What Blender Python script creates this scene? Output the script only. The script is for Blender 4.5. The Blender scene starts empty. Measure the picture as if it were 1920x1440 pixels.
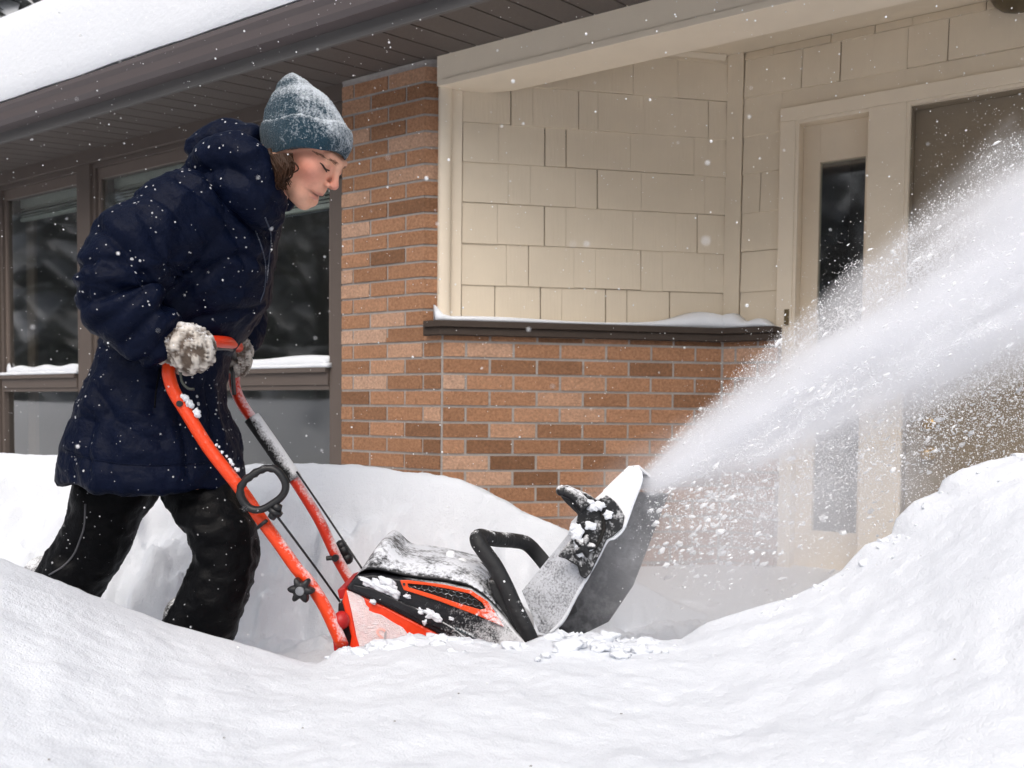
import bpy, bmesh, math, random
import numpy as np
from mathutils import Vector, Matrix
from mathutils.bvhtree import BVHTree

random.seed(11)
RNG = np.random.default_rng(7)
SC = bpy.context.scene
COL = SC.collection

# ------------------------------------------------------------------ camera
W_PX, H_PX = 1920.0, 1440.0
F_PX = 1750.0                      # focal length in photo pixels
PX, PY = 960.0, 847.4              # principal point
PITCH, ROLL = 0.0434458, 0.0103215
TH_A = 0.9725555                   # bearing of the window wall, left of the view axis
CAM = np.array([0.0, 0.0, 0.95])
_c, _s = math.cos(PITCH), math.sin(PITCH)
_R0 = np.array([[1, 0, 0], [0, 0, -1], [0, 1, 0]], float)
_Rp = np.array([[1, 0, 0], [0, _c, -_s], [0, _s, _c]])
_c, _s = math.cos(ROLL), math.sin(ROLL)
_Rr = np.array([[_c, -_s, 0], [_s, _c, 0], [0, 0, 1]])
RC = _Rr @ _Rp @ _R0

cam_d = bpy.data.cameras.new('camera')
cam = bpy.data.objects.new('camera', cam_d)
COL.objects.link(cam)
M = Matrix.Identity(4)
for i in range(3):
    M[i][0], M[i][1], M[i][2], M[i][3] = RC[0][i], -RC[1][i], -RC[2][i], CAM[i]
cam.matrix_world = M
cam_d.sensor_width = 36.0
cam_d.lens = 36.0 * F_PX / W_PX
cam_d.shift_y = (PY - H_PX / 2) / W_PX
cam_d.clip_start = 0.05
cam_d.clip_end = 600
cam_d.dof.use_dof = True
cam_d.dof.focus_distance = 2.15
cam_d.dof.aperture_fstop = 5.6
SC.camera = cam

# ------------------------------------------------------------------ light
SUN_EL, SUN_AZ = math.radians(48), math.radians(190)
w = bpy.data.worlds.new('World')
SC.world = w
w.use_nodes = True
nt = w.node_tree
nt.nodes.clear()
sky = nt.nodes.new('ShaderNodeTexSky')
sky.sky_type = 'NISHITA'
sky.sun_disc = False
sky.sun_elevation = SUN_EL
sky.sun_rotation = SUN_AZ
sky.dust_density = 6.0
sky.air_density = 1.0
bw = nt.nodes.new('ShaderNodeHueSaturation')       # an overcast sky: the same sky with its blue taken out
bw.inputs['Saturation'].default_value = 0.62
bg = nt.nodes.new('ShaderNodeBackground')
bg.inputs['Strength'].default_value = 0.10
out = nt.nodes.new('ShaderNodeOutputWorld')
nt.links.new(sky.outputs[0], bw.inputs['Color'])
nt.links.new(bw.outputs[0], bg.inputs['Color'])
nt.links.new(bg.outputs[0], out.inputs['Surface'])

sun_d = bpy.data.lights.new('sun', 'SUN')
sun_d.energy = 0.9
sun_d.angle = math.radians(70)
sun_d.color = (1.0, 0.985, 0.97)
sun = bpy.data.objects.new('sun', sun_d)
sun.location = (-4, -4, 9)
_dir = Vector((math.sin(SUN_AZ) * math.cos(SUN_EL), math.cos(SUN_AZ) * math.cos(SUN_EL), math.sin(SUN_EL)))
sun.rotation_euler = _dir.to_track_quat('Z', 'Y').to_euler()
COL.objects.link(sun)

SC.view_settings.view_transform = 'Standard'
SC.view_settings.look = 'None'
SC.view_settings.exposure = 0.54
SC.view_settings.gamma = 1.0
SC.view_settings.use_curve_mapping = False
SC.cycles.max_bounces = 16
SC.cycles.diffuse_bounces = 6
SC.cycles.glossy_bounces = 4
SC.cycles.transparent_max_bounces = 24
SC.cycles.volume_bounces = 12
SC.cycles.volume_step_rate = 1.0
SC.cycles.use_denoising = True

# ------------------------------------------------------------------ geometry helpers
def ray(px, py):
    return RC.T @ np.array([(px - PX) / F_PX, (py - PY) / F_PX, 1.0])

def at(px, py, Y):
    d = ray(px, py)
    return CAM + d * (Y / d[1])

def hit(px, py, p0, d):
    """where the sight line of a photo point meets the vertical plane through p0 along horizontal direction d"""
    n = np.array([-d[1], d[0], 0.0])
    r = ray(px, py)
    t = (n @ (p0 - CAM)) / (n @ r)
    return CAM + r * t

def vn(P, scale, seed=0):
    """value noise in [-1,1], P (n,3)"""
    P = np.asarray(P, float) * scale + seed * 17.31
    i = np.floor(P).astype(np.int64)
    f = P - i
    f = f * f * f * (f * (f * 6 - 15) + 10)
    def h(x, y, z):
        n = (x * 374761393 + y * 668265263 + z * 2147483647 + seed * 1274126177) & 0xffffffff
        n = ((n ^ (n >> 13)) * 1274126177) & 0xffffffff
        n = n ^ (n >> 16)
        return (n & 0xffff) / 32767.5 - 1.0
    x, y, z = i[:, 0], i[:, 1], i[:, 2]
    r = 0
    for a in (0, 1):
        wa = f[:, 0] if a else 1 - f[:, 0]
        for b in (0, 1):
            wb = f[:, 1] if b else 1 - f[:, 1]
            for c in (0, 1):
                wc = f[:, 2] if c else 1 - f[:, 2]
                r = r + wa * wb * wc * h(x + a, y + b, z + c)
    return r

def fbm(P, scale, oct=3, seed=0):
    r, a, t = 0, 1.0, 0
    for k in range(oct):
        r = r + a * vn(P, scale * 2 ** k, seed + k)
        t += a
        a *= 0.5
    return r / t

class MB:
    def __init__(s):
        s.v, s.f = [], []
    def add(s, vs, fs):
        o = len(s.v)
        s.v += [tuple(map(float, p)) for p in vs]
        s.f += [tuple(o + i for i in f) for f in fs]
        return s
    def hexa(s, p):                 # 8 corners: bottom 4 loop, top 4 loop
        return s.add(p, [(3, 2, 1, 0), (4, 5, 6, 7), (0, 1, 5, 4), (1, 2, 6, 5), (2, 3, 7, 6), (3, 0, 4, 7)])
    def prism(s, poly, z0, z1):     # xy polygon extruded in z (z1 may be a list)
        n = len(poly)
        vs = [(x, y, z0) for x, y in poly] + [(x, y, z1) for x, y in poly]
        return s.add(vs, [tuple(range(n - 1, -1, -1)), tuple(range(n, 2 * n))] + [(i, (i + 1) % n, n + (i + 1) % n, n + i) for i in range(n)])
    def extrude(s, pts, vec):       # any planar polygon extruded along vec
        n = len(pts)
        pts = [np.asarray(p, float) for p in pts]
        vs = pts + [p + np.asarray(vec) for p in pts]
        return s.add(vs, [tuple(range(n - 1, -1, -1)), tuple(range(n, 2 * n))] + [(i, (i + 1) % n, n + (i + 1) % n, n + i) for i in range(n)])
    def loft(s, rings, cap=True, closed=True):
        n = len(rings[0])
        vs = [p for r in rings for p in r]
        fs = []
        for k in range(len(rings) - 1):
            for i in range(n if closed else n - 1):
                j = (i + 1) % n
                fs.append((k * n + i, k * n + j, (k + 1) * n + j, (k + 1) * n + i))
        if cap:
            m = len(vs)
            vs = vs + [np.mean(rings[0], axis=0), np.mean(rings[-1], axis=0)]
            for i in range(n):
                j = (i + 1) % n
                fs.append((m, j, i))
                fs.append((m + 1, (len(rings) - 1) * n + i, (len(rings) - 1) * n + j))
        return s.add(vs, fs)
    def tube(s, pts, r, n=10, cap=True):
        pts = [np.asarray(p, float) for p in pts]
        rs = r if hasattr(r, '__len__') else [r] * len(pts)
        rings = []
        up = None
        for i, p in enumerate(pts):
            t = pts[min(i + 1, len(pts) - 1)] - pts[max(i - 1, 0)]
            t = t / (np.linalg.norm(t) + 1e-9)
            if up is None:
                up = np.array([0, 1, 0.]) if abs(t[1]) < 0.8 else np.array([1, 0, 0.])
            a = np.cross(t, up); a /= np.linalg.norm(a)
            up = np.cross(a, t)
            rings.append([p + rs[i] * (math.cos(q) * a + math.sin(q) * up) for q in np.linspace(0, 2 * math.pi, n, endpoint=False)])
        return s.loft(rings, cap)
    def ball(s, c, r, seg=12, rn=8, R=None):
        c = np.asarray(c, float)
        r = np.asarray(r if hasattr(r, '__len__') else (r, r, r), float)
        rings = []
        for k in range(1, rn):
            ph = math.pi * k / rn
            rr = []
            for q in np.linspace(0, 2 * math.pi, seg, endpoint=False):
                p = np.array([math.sin(ph) * math.cos(q), math.sin(ph) * math.sin(q), -math.cos(ph)]) * r
                rr.append(c + (R @ p if R is not None else p))
            rings.append(rr)
        o = len(s.v)
        s.loft(rings, cap=True)
        top = np.array([0, 0, 1.0]) * r
        top = R @ top if R is not None else top
        s.v[-2] = tuple(c - top); s.v[-1] = tuple(c + top)
        return s

def smooth_path(pts, sub=6):
    """Catmull-Rom through the points (each may hold extra columns)"""
    P = np.asarray(pts, float)
    P = np.vstack([2 * P[0] - P[1], P, 2 * P[-1] - P[-2]])
    o = []
    for i in range(1, len(P) - 2):
        for t in np.linspace(0, 1, sub, endpoint=False):
            a, b, c, d = P[i - 1], P[i], P[i + 1], P[i + 2]
            o.append(0.5 * (2 * b + (c - a) * t + (2 * a - 5 * b + 4 * c - d) * t ** 2 + (3 * b - 3 * c + d - a) * t ** 3))
    o.append(P[-2])
    return np.array(o)

ROOTLOC = {}
def wloc(o):
    p = Vector((0, 0, 0))
    while o is not None:
        p = p + o.location
        o = o.parent
    return p

def obj(name, mb, mat, parent=None, smooth=False, bevel=0.0, label=None, cat=None, kind=None, group=None, sub=0, center=True, attr=None, wn=False):
    """links ONE mesh object; vertices are given in world space"""
    if isinstance(mb, MB):
        V, Fc = np.array(mb.v, float), mb.f
        me = bpy.data.meshes.new(name)
        c = (V.min(0) + V.max(0)) / 2 if center else np.zeros(3)
        if cat or kind:
            c[2] = V[:, 2].min()
        me.from_pydata((V - c).tolist(), [], Fc)
        bm_ = bmesh.new(); bm_.from_mesh(me); bmesh.ops.recalc_face_normals(bm_, faces=bm_.faces); bm_.to_mesh(me); bm_.free()
    else:
        me = mb
        n = len(me.vertices)
        V = np.empty(n * 3); me.vertices.foreach_get('co', V); V = V.reshape(-1, 3)
        c = (V.min(0) + V.max(0)) / 2 if center else np.zeros(3)
        if cat or kind:
            c[2] = V[:, 2].min()
        me.vertices.foreach_set('co', (V - c).ravel())
    me.update()
    o = bpy.data.objects.new(name, me)
    COL.objects.link(o)
    o.location = c
    if parent is not None:
        o.parent = parent
        o.location = Vector(c) - wloc(parent)
    if mat is not None:
        me.materials.append(mat)
    if smooth:
        me.polygons.foreach_set('use_smooth', [True] * len(me.polygons))
    if attr is not None:
        a = me.color_attributes.new('tone', 'FLOAT_COLOR', 'POINT')
        a.data.foreach_set('color', np.asarray(attr, np.float32).ravel())
    if bevel:
        b = o.modifiers.new('bevel', 'BEVEL'); b.width = bevel; b.segments = 2; b.limit_method = 'ANGLE'; b.angle_limit = math.radians(35)
    if sub:
        s_ = o.modifiers.new('sub', 'SUBSURF'); s_.levels = sub; s_.render_levels = sub
    if label: o['label'] = label
    if cat: o['category'] = cat
    if kind: o['kind'] = kind
    if group: o['group'] = group
    return o

def empty(name, loc, label, cat, group=None):
    o = bpy.data.objects.new(name, None)
    COL.objects.link(o)
    o.location = loc
    o.empty_display_size = 0.1
    o['label'] = label; o['category'] = cat
    if group: o['group'] = group
    return o

def remesh(mb, voxel, smooth=6, factor=0.5):
    me = bpy.data.meshes.new('tmp')
    me.from_pydata(mb.v, [], mb.f)
    o = bpy.data.objects.new('tmp', me)
    COL.objects.link(o)
    m = o.modifiers.new('r', 'REMESH'); m.mode = 'VOXEL'; m.voxel_size = voxel
    s = o.modifiers.new('s', 'SMOOTH'); s.iterations = smooth; s.factor = factor
    dg = bpy.context.evaluated_depsgraph_get()
    ev = o.evaluated_get(dg)
    r = bpy.data.meshes.new_from_object(ev)
    bpy.data.objects.remove(o)
    bpy.data.meshes.remove(me)
    return r

def mesh_vn(me):
    n = len(me.vertices)
    V = np.empty(n * 3); me.vertices.foreach_get('co', V)
    N = np.empty(n * 3); me.vertex_normals.foreach_get('vector', N)
    return V.reshape(-1, 3), N.reshape(-1, 3)

def setv(me, V):
    me.vertices.foreach_set('co', V.ravel()); me.update()

# signed distance -> mesh (surface nets on a rectilinear grid)
def surface_nets(sdf, gx, gy, gz):
    X, Y, Z = np.meshgrid(gx, gy, gz, indexing='ij')
    D = sdf(np.stack([X.ravel(), Y.ravel(), Z.ravel()], 1)).reshape(X.shape)
    nx, ny, nz = D.shape
    S = D < 0
    corners = [(a, b, c) for a in (0, 1) for b in (0, 1) for c in (0, 1)]
    sl = lambda A, a, b, c: A[a:nx - 1 + a, b:ny - 1 + b, c:nz - 1 + c]
    cnt = sum(sl(S, *k).astype(np.int8) for k in corners)
    act = (cnt > 0) & (cnt < 8)
    ids = np.argwhere(act)
    num = np.zeros((len(ids), 3)); den = np.zeros(len(ids))
    G = [gx, gy, gz]
    for ax in range(3):
        for o1 in (0, 1):
            for o2 in (0, 1):
                k0 = [o1, o2]; k0.insert(ax, 0); k1 = list(k0); k1[ax] = 1
                i0, i1 = ids + k0, ids + k1
                d0, d1 = D[tuple(i0.T)], D[tuple(i1.T)]
                m = (d0 < 0) != (d1 < 0)
                t = np.where(m, d0 / np.where(d0 == d1, 1, d0 - d1), 0)
                p0 = np.stack([G[q][i0[:, q]] for q in range(3)], 1)
                p1 = np.stack([G[q][i1[:, q]] for q in range(3)], 1)
                num += np.where(m[:, None], p0 + (p1 - p0) * t[:, None], 0)
                den += m
    V = num / den[:, None]
    idx = -np.ones(act.shape, np.int64)
    idx[tuple(ids.T)] = np.arange(len(ids))
    F = []
    for ax in range(3):
        b, c = (ax + 1) % 3, (ax + 2) % 3
        A0 = [slice(0, n) for n in S.shape]; A1 = list(A0)
        A0[ax] = slice(0, S.shape[ax] - 1); A1[ax] = slice(1, S.shape[ax])
        ch = np.argwhere(S[tuple(A0)] != S[tuple(A1)])
        ok = (ch[:, b] > 0) & (ch[:, c] > 0) & (ch[:, b] < S.shape[b] - 1) & (ch[:, c] < S.shape[c] - 1)
        ch = ch[ok]
        def g(db, dc):
            q = ch.copy(); q[:, b] += db; q[:, c] += dc
            return idx[tuple(q.T)]
        q = np.stack([g(-1, -1), g(0, -1), g(0, 0), g(-1, 0)], 1)
        ins = S[tuple(ch.T)]
        q[~ins] = q[~ins][:, ::-1]
        F.append(q)
    F = np.concatenate(F)
    me = bpy.data.meshes.new('sdf')
    me.from_pydata(V.tolist(), [], F.tolist())
    me.update()
    return me, V

def smin(a, b, k):
    h = np.clip(0.5 + 0.5 * (b - a) / k, 0, 1)
    return b + (a - b) * h - k * h * (1 - h)
def smax(a, b, k):
    return -smin(-a, -b, k)
def s_ball(P, c, r):
    return np.linalg.norm(P - np.asarray(c), axis=1) - r
def s_ell(P, c, r):
    r = np.asarray(r, float)
    q = (P - np.asarray(c)) / r
    k0 = np.linalg.norm(q, axis=1); k1 = np.linalg.norm(q / r, axis=1) + 1e-9
    return k0 * (k0 - 1) / k1
def s_cap(P, a, b, ra, rb=None):
    rb = ra if rb is None else rb
    a = np.asarray(a, float); b = np.asarray(b, float)
    d = b - a
    t = np.clip(((P - a) @ d) / (d @ d), 0, 1)
    return np.linalg.norm(P - a - t[:, None] * d, axis=1) - (ra + (rb - ra) * t)

# ------------------------------------------------------------------ materials
def N(nt, typ, **kw):
    n = nt.nodes.new(typ)
    for k, v in kw.items():
        if k in n.inputs.keys():
            n.inputs[k].default_value = v
        else:
            setattr(n, k, v)
    return n

def rgba(c):
    return (c[0], c[1], c[2], 1.0)

def mth(nt, op, a, b=None, clamp=False):
    n = nt.nodes.new('ShaderNodeMath'); n.operation = op; n.use_clamp = clamp
    for i, x in enumerate((a, b)):
        if x is None: continue
        if isinstance(x, (int, float)): n.inputs[i].default_value = x
        else: nt.links.new(x, n.inputs[i])
    return n.outputs[0]

def mixc(nt, f, a, b, mode='MIX'):
    n = nt.nodes.new('ShaderNodeMix'); n.data_type = 'RGBA'; n.blend_type = mode
    for i, x in ((0, f), (6, a), (7, b)):
        if isinstance(x, (int, float)): n.inputs[i].default_value = x
        elif isinstance(x, tuple): n.inputs[i].default_value = rgba(x)
        else: nt.links.new(x, n.inputs[i])
    return n.outputs[2]

def noise(nt, pos, scale, detail=3.0, rough=0.55, stretch=None):
    n = nt.nodes.new('ShaderNodeTexNoise')
    n.inputs['Scale'].default_value = scale; n.inputs['Detail'].default_value = detail; n.inputs['Roughness'].default_value = rough
    if stretch:
        m = nt.nodes.new('ShaderNodeMapping'); m.inputs['Scale'].default_value = stretch
        nt.links.new(pos, m.inputs['Vector']); pos = m.outputs[0]
    nt.links.new(pos, n.inputs['Vector'])
    return n.outputs['Fac']

def ramp(nt, f, stops, interp='LINEAR'):
    r = nt.nodes.new('ShaderNodeValToRGB')
    r.color_ramp.interpolation = interp
    e = r.color_ramp.elements
    while len(e) < len(stops): e.new(0.5)
    for k, (p, c) in enumerate(stops):
        e[k].position = p; e[k].color = rgba(c) if isinstance(c, tuple) else (c, c, c, 1)
    nt.links.new(f, r.inputs[0])
    return r.outputs[0]

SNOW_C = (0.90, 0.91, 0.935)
def mat(name, col, rough=0.6, var=0.12, vscale=12, bump=0.0, bscale=60, frost=None, metal=0.0, spec=0.5, sheen=0.0,
        attr=False, stretch=None, rnd=None, sss=0.0, detail=3.0, rstretch=None):
    """procedural principled material; frost = dict(t, up, s, soft, spot) lays snow or rime over it"""
    m = bpy.data.materials.new(name); m.use_nodes = True
    nt = m.node_tree; L = nt.links
    b = nt.nodes['Principled BSDF']
    geo = nt.nodes.new('ShaderNodeNewGeometry'); pos = geo.outputs['Position']
    if attr:
        a = nt.nodes.new('ShaderNodeVertexColor'); a.layer_name = 'tone'; base = a.outputs['Color']
    elif rnd:
        oi = nt.nodes.new('ShaderNodeObjectInfo')
        base = ramp(nt, oi.outputs['Random'], rnd)
    else:
        r = nt.nodes.new('ShaderNodeRGB'); r.outputs[0].default_value = rgba(col); base = r.outputs[0]
    if var:
        n = noise(nt, pos, vscale, detail, 0.6, stretch)
        k = mth(nt, 'MULTIPLY_ADD', n, 2 * var); nt.nodes[-1].inputs[2].default_value = 1 - var
        c3 = nt.nodes.new('ShaderNodeCombineColor')
        for i in range(3): L.new(k, c3.inputs[i])
        base = mixc(nt, 1.0, base, c3.outputs[0], 'MULTIPLY')
    rgh = rough
    if frost:
        up = nt.nodes.new('ShaderNodeSeparateXYZ'); L.new(geo.outputs['Normal'], up.inputs[0])
        n1 = noise(nt, pos, frost.get('s', 30), 4, 0.65)
        n2 = noise(nt, pos, frost.get('s2', 260), 2, 0.6)
        q = mth(nt, 'MULTIPLY', n1, 1 - frost.get('w2', 0.38)); q = mth(nt, 'ADD', q, mth(nt, 'MULTIPLY', n2, frost.get('w2', 0.38)))
        q = mth(nt, 'ADD', q, mth(nt, 'MULTIPLY', up.outputs[2], frost.get('up', 0.25)))
        if 'x' in frost:
            q = mth(nt, 'ADD', q, mth(nt, 'MULTIPLY', up.outputs[0], frost['x']))
        if 'y' in frost:
            q = mth(nt, 'ADD', q, mth(nt, 'MULTIPLY', up.outputs[1], frost['y']))
        if 'grad' in frost:                        # rime lies thicker on one end of the thing
            gx, gz, g0 = frost['grad']
            sp = nt.nodes.new('ShaderNodeSeparateXYZ'); L.new(pos, sp.inputs[0])
            g = mth(nt, 'ADD', mth(nt, 'MULTIPLY', sp.outputs[0], gx), mth(nt, 'MULTIPLY', sp.outputs[2], gz))
            q = mth(nt, 'ADD', q, mth(nt, 'MINIMUM', mth(nt, 'MAXIMUM', mth(nt, 'ADD', g, g0), -0.35), 0.3))
        t, sf = frost.get('t', 0.6), frost.get('soft', 0.06)
        f = mth(nt, 'DIVIDE', mth(nt, 'SUBTRACT', q, t - sf), 2 * sf, True)
        if frost.get('max'): f = mth(nt, 'MULTIPLY', f, frost['max'])
        if frost.get('spot'):
            v = nt.nodes.new('ShaderNodeTexVoronoi'); v.inputs['Scale'].default_value = frost['spot']; L.new(pos, v.inputs['Vector'])
            sc_ = nt.nodes.new('ShaderNodeSeparateColor'); L.new(v.outputs['Color'], sc_.inputs[0])
            r3 = mth(nt, 'POWER', sc_.outputs[0], 7.0)
            dens = mth(nt, 'MULTIPLY', mth(nt, 'SUBTRACT', mth(nt, 'ADD', noise(nt, pos, 7, 3), mth(nt, 'MULTIPLY', up.outputs[2], 0.15)), 0.24, True), 2.4)
            dd = mth(nt, 'ADD', v.outputs['Distance'], mth(nt, 'MULTIPLY', mth(nt, 'SUBTRACT', noise(nt, pos, 300, 2), 0.5), 0.25))
            sp_ = mth(nt, 'LESS_THAN', dd, mth(nt, 'MULTIPLY', mth(nt, 'MULTIPLY', r3, dens), frost.get('spot_r', 0.35)))
            f = mth(nt, 'MAXIMUM', f, mth(nt, 'MULTIPLY', sp_, frost.get('spot_m', 0.8)))
        base = mixc(nt, f, base, frost.get('col', SNOW_C))
        rr = nt.nodes.new('ShaderNodeMix'); rr.inputs[2].default_value = rough; rr.inputs[3].default_value = 0.85
        L.new(f, rr.inputs[0]); L.new(rr.outputs[0], b.inputs['Roughness'])
    else:
        b.inputs['Roughness'].default_value = rgh
    L.new(base, b.inputs['Base Color'])
    b.inputs['Metallic'].default_value = metal
    b.inputs['Specular IOR Level'].default_value = spec
    if sheen:
        b.inputs['Sheen Weight'].default_value = sheen; b.inputs['Sheen Roughness'].default_value = 0.5
    if sss:
        b.inputs['Subsurface Weight'].default_value = sss
        b.inputs['Subsurface Radius'].default_value = (0.012, 0.005, 0.003)
        b.inputs['Subsurface Scale'].default_value = 0.6
    if bump or frost:
        bn = nt.nodes.new('ShaderNodeBump'); bn.inputs['Strength'].default_value = bump if bump else 0.3
        bn.inputs['Distance'].default_value = 0.01
        h = noise(nt, pos, bscale, 4, 0.6, rstretch)
        if frost: h = mth(nt, 'ADD', h, mth(nt, 'MULTIPLY', f, 0.35))
        L.new(h, bn.inputs['Height']); L.new(bn.outputs[0], b.inputs['Normal'])
    return m

def snow_mat(name, bump=0.42, dist=0.016):
    m = bpy.data.materials.new(name); m.use_nodes = True
    nt = m.node_tree; L = nt.links; b = nt.nodes['Principled BSDF']
    pos = nt.nodes.new('ShaderNodeNewGeometry').outputs['Position']
    n = noise(nt, pos, 3.0, 4, 0.6)
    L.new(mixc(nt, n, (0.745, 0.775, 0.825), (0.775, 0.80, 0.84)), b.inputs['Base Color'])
    b.inputs['Roughness'].default_value = 0.75
    b.inputs['Specular IOR Level'].default_value = 0.25
    h = mth(nt, 'ADD', noise(nt, pos, 38, 6, 0.66), mth(nt, 'MULTIPLY', noise(nt, pos, 300, 3, 0.6), 0.42))
    bn = nt.nodes.new('ShaderNodeBump'); bn.inputs['Strength'].default_value = bump; bn.inputs['Distance'].default_value = dist
    L.new(h, bn.inputs['Height']); L.new(bn.outputs[0], b.inputs['Normal'])
    return m

MT = {}
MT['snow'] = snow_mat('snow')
MT['powder'] = snow_mat('powder', 0.5, 0.006)
MT['brick'] = mat('brick', (0.4, 0.2, 0.1), 0.9, var=0.70, vscale=95, bump=0.9, bscale=210, detail=5, spec=0.2,
                  rnd=[(0.0, (0.19, 0.098, 0.054)), (0.12, (0.26, 0.135, 0.075)), (0.4, (0.365, 0.192, 0.108)), (0.7, (0.41, 0.220, 0.128)), (0.88, (0.47, 0.275, 0.175)), (1.0, (0.51, 0.33, 0.235))],
                  rstretch=(1, 1, 0.35))
MT['mortar'] = mat('mortar', (0.36, 0.335, 0.315), 0.95, var=0.22, vscale=40, bump=0.5, bscale=150, frost=dict(t=0.74, up=0.1, s=14, soft=0.03, max=0.6))
MT['tan'] = mat('tan_paint', (0.69, 0.60, 0.47), 0.62, var=0.08, vscale=5, bump=0.18, bscale=90, spec=0.3, rstretch=(1, 1, 0.06))
MT['tan_trim'] = mat('tan_trim_paint', (0.76, 0.665, 0.53), 0.55, var=0.05, vscale=9, bump=0.05, bscale=60, spec=0.35)
MT['tan_dark'] = mat('tan_door_paint', (0.24, 0.195, 0.14), 0.55, var=0.08, vscale=6, bump=0.06, bscale=50)
MT['gap'] = mat('dark_gap', (0.012, 0.011, 0.01), 0.9, var=0)
MT['brown'] = mat('brown_trim', (0.105, 0.083, 0.071), 0.5, var=0.10, vscale=8, bump=0.05, bscale=40)
MT['brown_light'] = mat('brown_sash', (0.15, 0.118, 0.10), 0.5, var=0.1, vscale=8, bump=0.05, bscale=40)
MT['soffit'] = mat('soffit_brown', (0.10, 0.083, 0.073), 0.62, var=0.18, vscale=60, bump=0.25, bscale=420)
MT['gutter'] = mat('gutter_brown', (0.10, 0.083, 0.083), 0.5, var=0.06, vscale=5)
MT['fascia'] = mat('fascia_grey', (0.12, 0.115, 0.112), 0.55, var=0.06, vscale=5)
MT['room'] = mat('dark_room', (0.11, 0.105, 0.10), 0.9, var=0.25, vscale=2)
MT['blind'] = mat('blind_white', (0.62, 0.63, 0.58), 0.6, var=0.05)
MT['curtain'] = mat('curtain', (0.2, 0.15, 0.12), 0.9, var=0.1)
MT['brass'] = mat('brass', (0.42, 0.27, 0.08), 0.35, metal=0.9, var=0.2, vscale=60)
MT['old_brass'] = mat('tarnished_brass', (0.16, 0.12, 0.06), 0.6, metal=0.4, var=0.5, vscale=160)
MT['lamp'] = mat('lamp_bronze', (0.10, 0.078, 0.045), 0.4, metal=0.3, var=0.1)
MT['ledge'] = mat('ledge_brown', (0.056, 0.042, 0.034), 0.65, var=0.15, vscale=20, spec=0.2, frost=dict(t=0.86, up=0.1, s=60, soft=0.04, max=0.6))

def glass_mat():
    m = bpy.data.materials.new('window_glass'); m.use_nodes = True
    nt = m.node_tree; nt.nodes.clear()
    o = nt.nodes.new('ShaderNodeOutputMaterial')
    t = nt.nodes.new('ShaderNodeBsdfTransparent'); t.inputs[0].default_value = (0.86, 0.89, 0.88, 1)
    g = nt.nodes.new('ShaderNodeBsdfGlossy'); g.inputs['Roughness'].default_value = 0.05
    f = nt.nodes.new('ShaderNodeFresnel'); f.inputs['IOR'].default_value = 1.55
    bf = nt.nodes.new('ShaderNodeNewGeometry').outputs['Backfacing']
    k = mth(nt, 'MULTIPLY', mth(nt, 'MULTIPLY', f.outputs[0], 3.6, True), mth(nt, 'SUBTRACT', 1.0, bf))
    mx = nt.nodes.new('ShaderNodeMixShader')
    nt.links.new(k, mx.inputs[0]); nt.links.new(t.outputs[0], mx.inputs[1]); nt.links.new(g.outputs[0], mx.inputs[2])
    nt.links.new(mx.outputs[0], o.inputs[0])
    return m
MT['glass'] = glass_mat()

# ------------------------------------------------------------------ house frame
a_dir = np.array([-math.sin(TH_A), math.cos(TH_A), 0.0])          # along the window wall, away to the left
n_a = np.array([-math.cos(TH_A), -math.sin(TH_A), 0.0])           # its outward normal
TH_B = math.radians(135) - TH_A
b_dir = np.array([math.sin(TH_B), math.cos(TH_B), 0.0])           # angled porch wall, away to the right
n_b = np.array([math.cos(TH_B), -math.sin(TH_B), 0.0])
COURSE = 0.0677
def _kcourse(t):
    K = CAM + ray(828, 740) * t
    return hit(828, 700.6, K, a_dir)[2] - hit(827, 852.5, K, a_dir)[2]
T_K = 5 * COURSE / _kcourse(1.0)
K0 = CAM + ray(828, 740) * T_K
K0[2] = 0
def FA(u, w, z): return K0 + a_dir * u + n_a * w + np.array([0, 0, z])
def FB(u, w, z): return K0 + b_dir * u + n_b * w + np.array([0, 0, z])
def uvA(px, py, w=0.0):
    p = hit(px, py, K0 + n_a * w, a_dir); return (p - K0) @ a_dir, p[2]
def uvB(px, py, w=0.0):
    p = hit(px, py, K0 + n_b * w, b_dir); return (p - K0) @ b_dir, p[2]
LB = uvB(1354.6, 650)[0]                                           # knee wall length
I0 = FB(LB, 0, 0)
def FC(u, w, z): return I0 - a_dir * u + n_a * w + np.array([0, 0, z])
def uvC(px, py, w=0.0):
    p = hit(px, py, I0 + n_a * w, a_dir); return -(p - I0) @ a_dir, p[2]
UA1 = uvA(793.75, 580)[0]                                          # upper pier corner
DB = UA1 * math.sin(math.radians(45))                              # siding set back behind the knee wall
def uvS(px, py, w=0.0):
    p = hit(px, py, FB(0, -DB + w, 0), b_dir); return (p - K0) @ b_dir, p[2]
US1 = uvS(1362, 350)[0]                                            # inner corner of the siding
WC = (FB(US1, -DB, 0) - I0) @ n_a                                  # siding of the door wall, set back from knee brick
Z_REF = uvA(827.5, 700.6)[1]
U_KE = uvC(1457, 700, 0.0)[0]                                       # knee wall ends at the door frame
print('UKE', U_KE, 'K0', K0, 'LB', LB, 'UA1', UA1, 'DB', DB, 'US1', US1, 'WC', WC, 'zref', Z_REF)

house = empty('house', tuple(FB(0.6, -1.0, -0.1)), 'tan shingle and orange brick house with brown eaves and windows behind the woman', 'house')

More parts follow.
